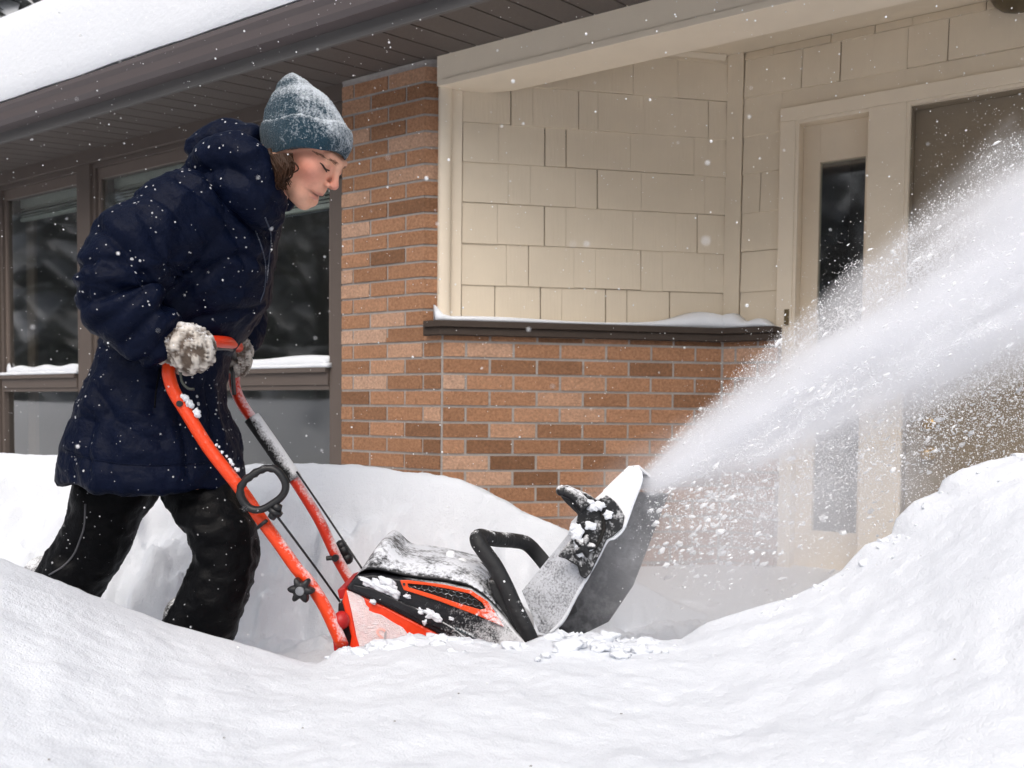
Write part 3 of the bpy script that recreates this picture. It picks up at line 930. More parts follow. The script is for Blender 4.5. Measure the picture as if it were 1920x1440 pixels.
# ---- snow on the ledge and the window rails
def snow_strip(name, frame, u0, u1, w0, w1, z, hfun, label, nseg=40):
    rings = []
    for q in np.linspace(u0, u1, nseg):
        h = max(hfun((q - u0) / (u1 - u0)), 0.003)
        rings.append([frame(q, w0, z), frame(q, w0 + 0.002, z + h * .55), frame(q, w0 - (w0 - w1) * .2, z + h * .92), frame(q, w0 - (w0 - w1) * .6, z + h), frame(q, w1, z + h * 1.08), frame(q, w1, z)])
    return obj(name, MB().loft(rings), MT['powder'], None, smooth=True, kind='stuff', label=label)
h1 = lambda t: 0.018 + 0.05 * math.exp(-((t - 0.93) / 0.12) ** 2) + 0.006 * math.sin(t * 9) + (0.05 * math.exp(-(t / 0.02) ** 2))
snow_strip('ledge_snow', FB, -0.03, US1 - 0.02, PR - 0.012, -DB + 0.008, Z_LEDGE_T + .001, h1, 'snow lying along the dark ledge over the knee wall')
h2 = lambda t: 0.05 * (1 - t) + 0.012 + 0.012 * math.sin(t * 11)
snow_strip('ledge_snow', FC, 0.0, 0.235, PR - 0.014, WC + 0.012, Z_LEDGE_T + .0015, h2, 'small snow drift at the right end of the dark ledge beside the door frame')
for (ua, ub, what) in ((U(626), U(182), 'wide window behind the woman'), (U(151), U(8), 'narrow window at the left edge')):
    snow_strip('sill_snow', FA, ua + 0.03, ub - 0.03, W_WIN + 0.006, W_WIN - 0.012, Z_R1 + 0.001, lambda t: 0.052 + 0.006 * math.sin(t * 17) + (0.03 if t > 0.985 else 0), 'snow bank on the sash rail of the ' + what)
    snow_strip('rail_snow', FA, ua + 0.0, ub - 0.0, W_WIN + 0.041, W_WIN + 0.007, Z_R1 + 0.0012, lambda t: 0.020 + 0.003 * math.sin(t * 31), 'thin snow strip on the lower rail of the ' + what)

# ------------------------------------------------------------------ snow ground
near_px = [(-700, 960, 1.62), (-300, 985, 1.68), (-120, 1010, 1.72), (0, 1046, 1.74), (75, 1078, 1.76), (170, 1119, 1.78), (310, 1168, 1.80), (430, 1199, 1.80), (520, 1226, 1.80), (575, 1241, 1.80), (605, 1240, 1.82), (640, 1214, 1.84),
           (700, 1209, 1.85), (770, 1204, 1.85), (830, 1198, 1.85), (880, 1206, 1.85), (960, 1210, 1.85), (1030, 1199, 1.86), (1100, 1190, 1.88), (1180, 1200, 1.90), (1280, 1203, 1.92), (1330, 1172, 1.94), (1400, 1146, 1.96), (1480, 1124, 1.97), (1540, 1092, 1.98), (1580, 1068, 1.98), (1625, 1022, 1.98), (1650, 1014, 1.98), (1678, 1000, 1.98),
           (1684, 975, 1.98), (1715, 942, 1.98), (1765, 920, 1.98), (1768, 900, 1.98), (1800, 880, 1.97), (1860, 862, 1.96), (1920, 850, 1.95), (2050, 825, 1.95), (2300, 800, 1.95), (2800, 800, 1.95)]
far_px = [(-500, 842, 2.9), (-200, 846, 2.85), (0, 851, 2.80), (100, 856, 2.78), (240, 863, 2.75), (460, 867, 2.72), (640, 873, 2.70), (720, 880, 2.70), (800, 890, 2.70), (880, 911, 2.70), (950, 943, 2.72), (1010, 970, 2.74), (1070, 993, 2.76),
          (1130, 1040, 2.78), (1190, 1085, 2.80), (1260, 1125, 2.85), (1340, 1158, 2.9), (1500, 1165, 2.9), (1900, 1165, 2.9)]
NP = np.array([at(*p) for p in near_px]); FP = np.array([at(*p) for p in far_px])
Z_FL = at(560, 1236, 2.18)[2] - 0.03
XK = np.arange(-6, 6, 0.01); KER = np.hanning(46); KER /= KER.sum()
def snow_h(X, Y):
    Zc = np.interp(X, NP[:, 0], NP[:, 2]); Yc = np.interp(X, NP[:, 0], NP[:, 1])
    P = np.stack([X, Y, 0 * X], 1)
    wob = 0.018 * fbm(P, 5.0, 3, 3)
    Y_ = Y + wob
    zb = CAM[2] - 0.54
    s = np.clip((Y_ - 0.35) / (Yc - 0.35), 0, 1)
    ZS = np.convolve(np.interp(XK, NP[:, 0], NP[:, 2]), KER, 'same')
    Zs = np.interp(X, XK, ZS)
    wcr = np.clip(1 - (Yc - Y_) / 0.16, 0, 1) ** 1.5
    Ze = Zs * (1 - wcr) + Zc * wcr
    front = zb + (Ze - zb) * np.sin(s * math.pi / 2) ** (1.35)
    d = np.clip(Y_ - Yc, 0, None)
    back = Zc - np.clip(d - 0.01, 0, None) ** 1.25 * 4.2
    near = np.where(Y_ <= Yc, front, back)
    Zf = np.interp(X, FP[:, 0], FP[:, 2]); Yf = np.interp(X, FP[:, 0], FP[:, 1])
    Yw = Y + 0.03 * fbm(P, 3.5, 3, 21) + (0.045 * fbm(P, 10, 3, 22) + 0.018 * fbm(P, 30, 2, 24)) * np.clip((Yf - 0.06 - Y) / 0.1, 0, 1)
    cut = Zf - np.clip(Yf - 0.02 - Yw, 0, None) ** 1.3 * 3.0
    cut = np.where(Yw > Yf, Zf - 0.13 * np.clip(Yw - Yf, 0, 2.8), cut)
    cut = np.where(Yw > Yf, cut, cut)
    fl = Z_FL - 0.03 * np.clip(Y - 2.4, 0, 3) + 0.006 * fbm(P, 9, 2, 4)
    far = np.maximum(cut, fl)
    k = 0.03
    h = np.maximum(near, far) + k * 0.5 * np.exp(-np.abs(near - far) / k)
    return h, np.abs(near - far)
def axis(lo, hi, d, out, grow=1.18):
    a = list(np.arange(lo, hi, d))
    s, q = d, hi
    while q < out: a.append(q); s *= grow; q += s
    a.append(out)
    s, q = d, lo - d
    pre = []
    while q > -out: pre.append(q); s *= grow; q -= s
    pre.append(-out)
    return np.array(pre[::-1] + a)
gx = axis(-1.75, 1.35, 0.0085, 140); gy = axis(0.9, 3.1, 0.0085, 140)
XX, YY = np.meshgrid(gx, gy, indexing='ij')
hx, edge = snow_h(XX.ravel(), YY.ravel())
P = np.stack([XX.ravel(), YY.ravel(), hx], 1)
inner = (np.abs(P[:, 0]) < 4) & (P[:, 1] > 0) & (P[:, 1] < 4)
amp = np.where(inner, 1.0, 0.0)
rid = 1 - np.abs(fbm(P * np.array([1, 1.6, 1]), 4.0, 3, 31))
h2_ = 0.016 * fbm(P, 3.0, 3, 11) + 0.006 * fbm(P, 11, 3, 13) + 0.0026 * fbm(P, 46, 3, 15) + 0.0050 * np.clip(fbm(P * np.array([1, .8, 1]), 16, 3, 17), -.2, 1) - 0.006 * (rid - 0.8)
cutf = np.clip((P[:, 1] - 2.22) / 0.15, 0, 1) * np.clip((2.85 - P[:, 1]) / 0.12, 0, 1)          # the cut face behind: broken, blocky snow
Yf_ = np.interp(P[:, 0], FP[:, 0], FP[:, 1])
cutf = cutf * (1 - np.exp(-(np.clip(Yf_ - 0.03 - P[:, 1], 0, 9) / 0.10) ** 2))
h2_ = h2_ + cutf * (0.030 * (1 - np.abs(fbm(P * np.array([1, 1, 1.5]), 9, 4, 35)) * 2.4) + 0.016 * fbm(P, 24, 3, 37) + 0.008 * fbm(P, 60, 2, 39))
foot = np.exp(-((P[:, 1] - 1.88) / 0.07) ** 2) * np.clip((P[:, 0] + 0.42) / .06, 0, 1) * np.clip((0.36 - P[:, 0]) / 0.08, 0, 1)
side = np.clip((P[:, 0] - 0.2) / 0.4, 0, 1) * np.clip((P[:, 1] - 1.3) / 0.4, 0, 1)
h2_ = h2_ + side * (0.0035 * np.sin(P[:, 1] * 30 + 6 * fbm(P, 3, 2, 77) + P[:, 0] * 8) * (fbm(P, 2.5, 2, 78) > 0))
damp = np.clip(edge * 0 + 1, 0, 1)
# keep the crests where they are
Zc_ = np.interp(P[:, 0], NP[:, 0], NP[:, 2]); Yc_ = np.interp(P[:, 0], NP[:, 0], NP[:, 1])
cr = np.exp(-((P[:, 1] - Yc_) / 0.09) ** 2)
P[:, 2] += h2_ * amp * (1 - 0.75 * cr) + foot * (0.016 * fbm(P, 22, 2, 43) + 0.014 * np.abs(fbm(P, 50, 3, 45)) - 0.004)
far_away = np.hypot(P[:, 0], P[:, 1] - 2) > 5
P[far_away, 2] = np.minimum(P[far_away, 2], CAM[2] - 0.45)
# the yard rises to a ploughed bank beyond the drive, left of and behind the camera
rr_ = np.hypot(P[:, 0] + 0.3, P[:, 1] - 0.6)
yard = (P[:, 1] < 2.6 - 0.5 * (P[:, 0] + 3)) | (P[:, 1] < 0)
lift = np.clip((rr_ - 3.2) / 1.6, 0, 1); lift = lift * lift * (3 - 2 * lift) * np.maximum(np.clip((2.0 - P[:, 1]) / 1.0, 0, 1), np.clip((-P[:, 0] - 4.0) / 1.0, 0, 1))
P[:, 2] += lift * (0.52 + 0.10 * fbm(P, 0.8, 3, 61)) * np.where(P[:, 0] < 2.5, 1, np.clip(1 - (P[:, 1] + 1) / 1.0, 0, 1))
nx, ny = len(gx), len(gy)
ii = np.arange(nx * ny).reshape(nx, ny)
quads = np.stack([ii[:-1, :-1], ii[1:, :-1], ii[1:, 1:], ii[:-1, 1:]], -1).reshape(-1, 4)
me = bpy.data.meshes.new('snow_ground')
me.from_pydata(P.tolist(), [], quads.tolist())
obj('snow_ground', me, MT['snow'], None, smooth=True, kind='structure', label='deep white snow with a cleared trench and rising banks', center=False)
print('ground verts', nx * ny)

def ico_lump(mb, c, r, seed, sub=1):
    t = (1 + 5 ** .5) / 2
    v = np.array([(-1, t, 0), (1, t, 0), (-1, -t, 0), (1, -t, 0), (0, -1, t), (0, 1, t), (0, -1, -t), (0, 1, -t), (t, 0, -1), (t, 0, 1), (-t, 0, -1), (-t, 0, 1)], float)
    v /= np.linalg.norm(v[0])
    f = [(0, 11, 5), (0, 5, 1), (0, 1, 7), (0, 7, 10), (0, 10, 11), (1, 5, 9), (5, 11, 4), (11, 10, 2), (10, 7, 6), (7, 1, 8), (3, 9, 4), (3, 4, 2), (3, 2, 6), (3, 6, 8), (3, 8, 9), (4, 9, 5), (2, 4, 11), (6, 2, 10), (8, 6, 7), (9, 8, 1)]
    for _ in range(sub):
        vl = [tuple(x) for x in v]; cache = {}; nf = []
        def mid(a, b):
            k = (min(a, b), max(a, b))
            if k not in cache:
                m = np.array(vl[a]) + np.array(vl[b]); vl.append(tuple(m / np.linalg.norm(m))); cache[k] = len(vl) - 1
            return cache[k]
        for a, b, d in f:
            x, y, z = mid(a, b), mid(b, d), mid(d, a)
            nf += [(a, x, z), (b, y, x), (d, z, y), (x, y, z)]
        v, f = np.array(vl), nf
    q = v * (1 + 0.50 * vn(v, 1.9, seed)[:, None] + 0.26 * vn(v, 4.2, seed + 3)[:, None])
    mb.add(q * np.asarray(r) + np.asarray(c), f)

# lumps of thrown snow round the machine and along the rough crests
cl = MB()
for k in range(150):
    px = random.choice((random.uniform(615, 1260), random.uniform(1000, 1230), random.uniform(620, 900)))
    c = at(px, 1200, 1.9)
    y = random.gauss(1.86, 0.05)
    z = snow_h(np.array([c[0]]), np.array([y]))[0][0]
    r = random.choice((0.003, 0.004, 0.005, 0.007, 0.010, 0.014)) * random.uniform(0.7, 1.3)
    ico_lump(cl, (c[0], y, z + r * 0.05), (r * 1.4, r, r * 0.75), k, 2 if r > .006 else 1)
for px, py, y, r in ((858, 1206, 1.88, .02), (815, 1196, 1.87, .022), (1075, 1190, 1.92, .026), (1112, 1195, 1.94, .024), (1055, 1205, 1.90, .018), (1150, 1200, 1.93, .016), (905, 1208, 1.88, .018), (760, 1206, 1.87, .018), (700, 1212, 1.87, .02), (980, 1214, 1.88, .014), (1035, 1212, 1.89, .02)):
    c = at(px, py, y); ico_lump(cl, c - np.array([0, 0, r * .7]), (r * 1.3, r, r * .9), int(px), 2)
for k in range(42):                                  # crumbs along the broken crest of the right bank
    px = random.uniform(1420, 1925); Xc = np.interp(px, [q[0] for q in near_px], NP[:, 0]); Ycr = np.interp(Xc, NP[:, 0], NP[:, 1])
    y = Ycr - abs(random.gauss(0, 0.05)) + .01; z = snow_h(np.array([Xc]), np.array([y]))[0][0]
    r = random.choice((0.002, 0.003, 0.005, 0.007)) * random.uniform(.7, 1.3)
    ico_lump(cl, (Xc, y - .01, z - r * .35), (r * 1.5, r * 1.2, r * .9), 700 + k, 2)
obj('snow_clods', cl, MT['powder'], None, smooth=True, kind='stuff', label='lumps of churned snow along the foot of the snow blower')
# dark specks of leaf litter lying on the snow
sp_ = MB()
for px, py in ((490, 885 + 320), (1165, 1338), (995, 1436), (567, 1365), (420, 1383), (92, 1424), (860, 1300), (1887, 1287), (1790, 1236), (1553, 1430), (740, 1352)):
    d = ray(px, py); t = 0.5
    while True:
        q = CAM + d * t
        if q[2] < snow_h(np.array([q[0]]), np.array([q[1]]))[0][0] + .004 or t > 3: break
        t += 0.004
    ico_lump(sp_, q, (0.0019, 0.0012, 0.0006), int(px), 1)
obj('leaf_specks', sp_, mat('leaf_litter', (0.12, 0.09, 0.06), 0.9), None, kind='stuff', label='tiny brown leaf specks scattered over the foreground snow')

# ------------------------------------------------------------------ person
YP = 2.15
MT['coat'] = mat('navy_shell', (0.0024, 0.0050, 0.0175), 0.52, var=0.25, vscale=18, bump=0.4, bscale=80, spec=0.085,
                 frost=dict(t=0.93, up=0.22, s=34, s2=260, soft=0.03, max=0.8, spot=120, spot_r=0.46, spot_m=0.5))
MT['pants'] = mat('black_snow_pants', (0.0032, 0.0034, 0.0042), 0.5, var=0.3, vscale=20, bump=0.3, bscale=70, spec=0.11,
                  frost=dict(t=0.90, up=0.12, s=24, s2=200, soft=0.03, max=0.6, spot=120, spot_r=0.36, spot_m=0.45))
MT['hat'] = mat('teal_knit', (0.012, 0.042, 0.066), 0.9, var=0.3, vscale=60, bump=0.7, bscale=230, spec=0.2, sheen=0.2,
                frost=dict(t=0.592, up=0.20, x=0.12, y=0.02, s=30, s2=230, w2=0.5, soft=0.13, max=0.85, col=(0.74, 0.80, 0.86)))
MT['hair'] = mat('brown_hair', (0.036, 0.015, 0.0065), 0.5, var=0.5, vscale=90, spec=0.22)
MT['brow'] = mat('brow_hair', (0.24, 0.115, 0.07), 0.7, var=0.2)
MT['lash'] = mat('lash', (0.03, 0.018, 0.014), 0.7, var=0)
MT['skin'] = mat('skin', (0.6, 0.3, 0.2), 0.48, var=0.10, vscale=150, attr=True, sss=0.10, spec=0.35, bump=0.14, bscale=420)
MT['mitten'] = mat('marled_wool', (0.6, 0.55, 0.5), 0.95, var=0.25, vscale=120, attr=True, spec=0.1, bump=0.5, bscale=300,
                   frost=dict(t=0.66, up=0.20, s=40, s2=250, soft=0.08, max=0.85))
MT['lip'] = mat('lip', (0.42, 0.13, 0.11), 0.5, var=0.05)

hip = at(300, 1180, YP)
person = empty('person', (float(hip[0]), YP, float(hip[2] - 0.1)), 'person in navy parka and snowy teal knit hat leaning on a snow blower handle', 'person')

# ---- head: built in its own frame, x forward, y to the far side, z up
HP, HYAW = math.radians(39), math.radians(14)
fx = np.array([math.cos(HP) * math.cos(HYAW), -math.cos(HP) * math.sin(HYAW), -math.sin(HP)])
fy = np.array([math.sin(HYAW), math.cos(HYAW), 0.0])
fz = np.cross(fx, fy)
HR = np.stack([fx, fy, fz], 1)
HS = 0.985
YH = 2.08
gl_w = at(641.5, 311, YH - 0.015)
HO = gl_w - HR @ (np.array([0.097, 0, 0.020]) * HS)
def hl(p): return HO + HR @ (np.asarray(p, float) * HS)
neck_b = at(478, 372, YP)
def head_sdf(W):
    P = ((W - HO) @ HR) / HS
    Ps = P.copy(); Ps[:, 1] = np.abs(P[:, 1])
    d = s_ell(P, (-0.020, 0, 0.022), (0.092, 0.073, 0.076))
    d = smin(d, s_ell(P, (0.040, 0, -0.030), (0.052, 0.056, 0.070)), 0.030)
    d = smin(d, s_cap(Ps, (-0.010, 0.052, -0.048), (0.056, 0.020, -0.094), 0.017, 0.015), 0.022)
    d = smin(d, s_cap(Ps, (-0.012, 0.056, -0.01), (-0.010, 0.054, -0.05), 0.015), 0.02)
    d = smin(d, s_ell(P, (0.071, 0, -0.098), (0.019, 0.020, 0.017)), 0.016)           # chin
    d = smin(d, s_cap(Ps, (0.078, 0.034, 0.022), (0.088, 0.0, 0.018), 0.0105), 0.014)   # brow ridge
    d = smin(d, s_ell(Ps, (0.060, 0.042, -0.020), (0.022, 0.020, 0.022)), 0.018)       # cheek
    d = smax(d, -s_ell(Ps, (0.103, 0.031, 0.003), (0.019, 0.017, 0.013)), 0.012)        # eye socket
    d = smin(d, s_ell(Ps, (0.0745, 0.031, 0.001), (0.0135, 0.0165, 0.0115)), 0.005)     # closed lid over the eye
    d = smin(d, s_cap(P, (0.089, 0, 0.012), (0.1085, 0, -0.022), 0.0065, 0.0078), 0.010) # nose bridge
    d = smin(d, s_ball(P, (0.1095, 0, -0.0262), 0.0080), 0.009)                           # nose tip
    d = smin(d, s_ell(Ps, (0.0985, 0.0112, -0.032), (0.0090, 0.0050, 0.0062)), 0.005)     # ala
    d = smax(d, -s_ell(Ps, (0.1055, 0.0066, -0.0390), (0.0060, 0.0034, 0.0045)), 0.003)  # nostril
    d = smin(d, s_ell(P, (0.084, 0, -0.052), (0.010, 0.024, 0.012)), 0.012)             # muzzle
    d = smin(d, s_ell(P, (0.0880, 0, -0.0605), (0.0065, 0.022, 0.0042)), 0.004)         # upper lip
    d = smin(d, s_ell(P, (0.0850, 0, -0.0728), (0.0070, 0.018, 0.0050)), 0.004)         # lower lip
    d = smax(d, -s_cap(Ps, (0.100, 0.0, -0.0665), (0.076, 0.029, -0.0645), 0.0028), 0.002)
    d = smax(d, -s_cap(Ps, (0.0965, 0.0195, -0.036), (0.080, 0.034, -0.062), 0.0016), 0.007)   # fold beside the nose
    d = smin(d, s_ell(Ps, (0.066, 0.030, -0.086), (0.016, 0.018, 0.014)), 0.02)   # mouth line
    d = smin(d, s_ell(Ps, (-0.012, 0.073, -0.006), (0.018, 0.007, 0.030)), 0.006)       # ear under the hat
    n0 = hl((-0.030, 0, -0.045)); n1 = neck_b
    d = smin(d * HS, s_cap(W, n0, n1, 0.054, 0.058), 0.025)
    return d
arm_n = [at(345, 395, 2.02), at(205, 520, 1.93), at(318, 652, 1.945)]
arm_f = [at(425, 420, 2.30), at(445, 540, 2.40), at(446, 650, 2.335)]
hipn, hipf = at(350, 850, 2.09), at(225, 850, 2.20)
leg_n = [hipn, at(418, 1030, 2.08), at(360, 1230, 2.08)]
leg_f = [hipf, at(190, 1000, 2.22), at(95, 1150, 2.22)]
def body_sdf(W):
    d = head_sdf(W)
    d = smin(d, s_cap(W, neck_b, at(400, 440, YP), 0.055, 0.075), 0.03)
    d = smin(d, s_cap(W, at(400, 440, YP), at(330, 640, YP), 0.08, 0.08), 0.03)
    d = smin(d, s_cap(W, at(330, 640, YP), at(275, 800, YP), 0.08, 0.08), 0.03)
    for A in (arm_n, arm_f):
        d = smin(d, s_cap(W, at(400, 420, YP), A[0], 0.05, 0.045), 0.02)
        d = smin(d, s_cap(W, A[0], A[1], 0.046, 0.038), 0.02)
        d = smin(d, s_cap(W, A[1], A[2], 0.038, 0.026), 0.02)
        d = smin(d, s_ball(W, A[2] + np.array([0.012 if A is arm_n else 0, 0, 0]), 0.022), 0.01)
    for Lg in (leg_n, leg_f):
        d = smin(d, s_cap(W, Lg[0], Lg[1], 0.05, 0.04), 0.02)
        d = smin(d, s_cap(W, Lg[1], Lg[2], 0.045, 0.032), 0.02)
        d = smin(d, s_cap(W, Lg[2], Lg[2] + np.array([0.12, 0, -0.02]), 0.032, 0.026), 0.02)
    return d
def fine(lo, hi, a, b, df, dc):
    q = [lo]
    while q[-1] < hi:
        q.append(q[-1] + (df if a - df < q[-1] < b else dc))
    return np.array(q)
hc = HO
gx_ = fine(-1.25, hc[0] + 0.20, hc[0] - 0.03, hc[0] + 0.16, 0.0023, 0.018)
gy_ = fine(1.83, 2.50, hc[1] - 0.14, hc[1] + 0.09, 0.0030, 0.018)
gz_ = fine(hip[2] - 0.2, hc[2] + 0.15, hc[2] - 0.15, hc[2] + 0.06, 0.0023, 0.018)
def chunked(sdf):
    def g(Pt):
        return np.concatenate([sdf(Pt[i:i + 400000]) for i in range(0, len(Pt), 400000)])
    return g
bme, BV = surface_nets(chunked(body_sdf), gx_, gy_, gz_)
Lc = ((BV - HO) @ HR) / HS
Ls = Lc.copy(); Ls[:, 1] = np.abs(Ls[:, 1])
tone = np.tile(np.array([0.72, 0.395, 0.275]), (len(BV), 1))
def blend(c, r, col, k):
    global tone
    f = (np.exp(-(((Ls - np.array(c)) / np.array(r)) ** 2).sum(1)) * k)[:, None]
    tone = tone * (1 - f) + np.array(col) * f
blend((0.060, 0.050, -0.028), (0.042, 0.045, 0.045), (0.68, 0.235, 0.175), 0.7)
mott = np.clip(fbm(BV, 70, 3, 71) * 0.9, -1, 1)[:, None]
tone = tone * (1 + 0.05 * mott) * np.array([1.0, 1, 1]) + mott * np.array([0.0, -0.018, -0.014])
blend((0.112, 0.0, -0.024), (0.020, 0.020, 0.020), (0.60, 0.21, 0.16), 0.7)
blend((0.080, 0.030, -0.008), (0.012, 0.018, 0.006), (0.48, 0.22, 0.16), 0.4)  # shade along the lower lid, put into the skin colour
blend((0.078, 0.030, 0.012), (0.02, 0.02, 0.006), (0.70, 0.42, 0.27), 0.5)
blend((0.0955, 0.0, -0.061), (0.010, 0.024, 0.0042), (0.46, 0.13, 0.11), 0.8)
blend((0.0920, 0.0, -0.0725), (0.010, 0.021, 0.0050), (0.50, 0.16, 0.13), 0.8)
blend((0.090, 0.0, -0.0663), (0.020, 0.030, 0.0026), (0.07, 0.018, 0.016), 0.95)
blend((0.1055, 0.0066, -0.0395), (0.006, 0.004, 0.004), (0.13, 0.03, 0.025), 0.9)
blend((0.03, 0.05, -0.085), (0.03, 0.03, 0.02), (0.66, 0.40, 0.29), 0.4)
blend((0.090, 0.020, 0.030), (0.02, 0.03, 0.012), (0.62, 0.31, 0.21), 0.4)
body = bme
c_b = (BV.min(0) + BV.max(0)) / 2
pb = obj('body', body, MT['skin'], person, smooth=True, attr=np.concatenate([tone, np.ones((len(tone), 1))], 1))

def surf(y, z, off=0.0):
    """point on the face in front of (y, z), head frame"""
    xs = np.linspace(0.14, 0.02, 400)
    q = np.stack([xs, np.full(400, y), np.full(400, z)], 1)
    d = head_sdf(HO + (q @ HR.T) * HS)
    i = np.argmax(d < 0)
    return np.array([xs[i] + off, y, z])
# eyelashes / lid crease and brows on both sides
for s_ in (-1, 1):
    lash = MB(); pts = []; rs_ = []
    for t in np.linspace(0, 1, 12):
        y = s_ * (0.0150 + 0.034 * t); z = -0.0050 - 0.0030 * math.sin(math.pi * min(1, t * 1.1)) + 0.0030 * t
        pts.append(hl(surf(y, z, 0.0004))); rs_.append(0.0009 + 0.0015 * math.sin(math.pi * (0.15 + 0.8 * t)))
    lash.tube(pts, rs_, 6)
    for t in np.linspace(0.3, 1.0, 12):
        y = s_ * (0.0165 + 0.030 * t); z = -0.0045 - 0.0045 * math.sin(math.pi * min(1, t * 1.1)) + 0.0035 * t
        p = surf(y, z, 0.0004); e = p + np.array([0.0065, s_ * 0.003 * t, -0.003])
        lash.tube([hl(p), hl(e)], [0.0009, 0.0003], 4)
    obj('eyelashes', lash, MT['lash'], person)
    bro = MB()
    for k in range(110):
        t = random.random(); y = s_ * (0.013 + 0.038 * t); z = 0.0125 + 0.006 * math.sin(math.pi * min(1, t * .8 + .12)) - 0.006 * t * t + random.gauss(0, 0.0021) * (1.25 - t)
        p = surf(y, z, 0.0003); e = surf(y + s_ * 0.006, z + 0.0014 - 0.002 * t, 0.0012)
        bro.tube([hl(p), hl(e)], [0.0005, 0.0002], 4)
    obj('eyebrow', bro, MT['brow'], person)

# ---- hat: rings given by their left and right ends as seen, half as deep again
def lr_ring(l, r, b, n=40, Yc=YH, tilt=0.0, p=2.0, y_skew=0.0):
    L_, R_ = at(l[0], l[1], Yc + y_skew), at(r[0], r[1], Yc - y_skew)
    c = (L_ + R_) / 2; e = (R_ - L_) / 2
    yd = np.array([0, 1.0, tilt])
    out = []
    for q in np.linspace(0, 2 * math.pi, n, endpoint=False):
        cq, sq = math.cos(q), math.sin(q)
        f = (abs(cq) ** p + abs(sq) ** p) ** (-1 / p)
        out.append(c + e * cq * f + yd * b * sq * f)
    return out
hat_r = [((500, 299), (650, 288), .082), ((494, 270), (657, 266), .088), ((492, 248), (656, 247), .089), ((495, 235), (650, 235), .086), ((497, 218), (643, 220), .083), ((503, 203), (630, 201), .078),
         ((508, 190), (617, 186), .070), ((514, 176), (601, 173), .058), ((521, 162), (585, 160), .044), ((531, 149), (570, 148), .028), ((543, 138), (558, 139), .012)]
hp = smooth_path([[*a, *b, c] for a, b, c in hat_r], 4)
rings = [lr_ring((q[0], q[1]), (q[2], q[3]), q[4], 56, tilt=-0.02, y_skew=0.018) for q in hp]
hm = MB().loft(rings)
hme = remesh(hm, 0.0045, 6)
V_, N_ = mesh_vn(hme)
fold = fbm(V_, 16, 2, 41) * 0.0045
rib = 0.0012 * np.sin(np.arctan2(V_[:, 1] - HO[1], V_[:, 0] - HO[0]) * 46)
top = at(548, 165, YH)
crease = -0.0025 * np.exp(-((V_[:, 2] - at(545, 172, YH)[2]) / 0.010) ** 2) + 0.0012 * np.exp(-((V_[:, 2] - at(545, 160, YH)[2]) / 0.010) ** 2)
setv(hme, V_ + N_ * (fold + rib + crease)[:, None])
hat = obj('knit_hat', hme, MT['hat'], person, smooth=True)
cf = [((499, 302), (648, 295), .083), ((495.5, 288), (655, 283), .0895), ((492, 270), (659.5, 271), .0935), ((490.5, 256), (660, 255), .0945), ((491, 246), (657, 245), .0925), ((495, 241), (651, 240), .087)]
cfp = smooth_path([[*a, *b, c] for a, b, c in cf], 4)
rin = [lr_ring((q[0] + 4, q[1]), (q[2] - 4, q[3]), q[4] - .005, 64, tilt=-0.02, y_skew=0.018) for q in cfp]
rou = [lr_ring((q[0], q[1]), (q[2], q[3]), q[4], 64, tilt=-0.02, y_skew=0.018) for q in cfp]
for k, rr in enumerate(rou):
    for i in range(64):
        cen = np.mean(rr, axis=0)
        rr[i] = rr[i] + (rr[i] - cen) * (0.012 * (1 if i % 2 else -1)) + np.array([0, 0, 0.003 * math.sin(i * 0.55)])
cuff = MB().loft(rou + rin[::-1] + [rou[0]], cap=False)
obj('hat_cuff', cuff, MT['hat'], hat, smooth=True)

# ---- hair: strands falling from under the hat to the collar
hr = MB()
for k in range(420):
    t = random.random()
    side = -1 if random.random() < 0.8 else 1
    px0 = 498 + 48 * t + random.gauss(0, 2); py0 = 291 - 4 * t
    depth = YH + side * (0.062 + 0.030 * math.sin(math.pi * (0.15 + 0.75 * t)) + random.gauss(0, 0.003))
    px1 = 514 + 22 * t + random.gauss(0, 3.5); py1 = 318 + 33 * random.random() - 4 * (1 - t)
    bow = 9 * math.sin(math.pi * t) + random.gauss(0, 4) + 3 * math.sin(t * 23); wv = random.uniform(-6, 6)
    p = smooth_path([at(px0, py0, depth), at(px0 + (px1 - px0) * .3 + bow, py0 + (py1 - py0) * .4, depth + side * 0.008), at(px1 + bow * .9 + wv, py0 + (py1 - py0) * .72, depth + side * 0.008), at(px1 - 3 + bow * .2 - wv, py1, depth - side * .002), at(px1 + 3 - wv * .5, py1 + 8, depth - side * .004)], 4)
    hr.tube(p, list(np.linspace(0.0024, 0.0007, len(p))), 4, cap=False)
cap_ = MB()
cap_.loft([lr_ring((502, 294), (530, 289), .056, 20, tilt=0), lr_ring((507, 308), (532, 305), .058, 20), lr_ring((515, 322), (534, 320), .052, 20), lr_ring((522, 334), (534, 336), .050, 20)])
hr.add(cap_.v, cap_.f)
obj('hair', hr, MT['hair'], person, smooth=True)

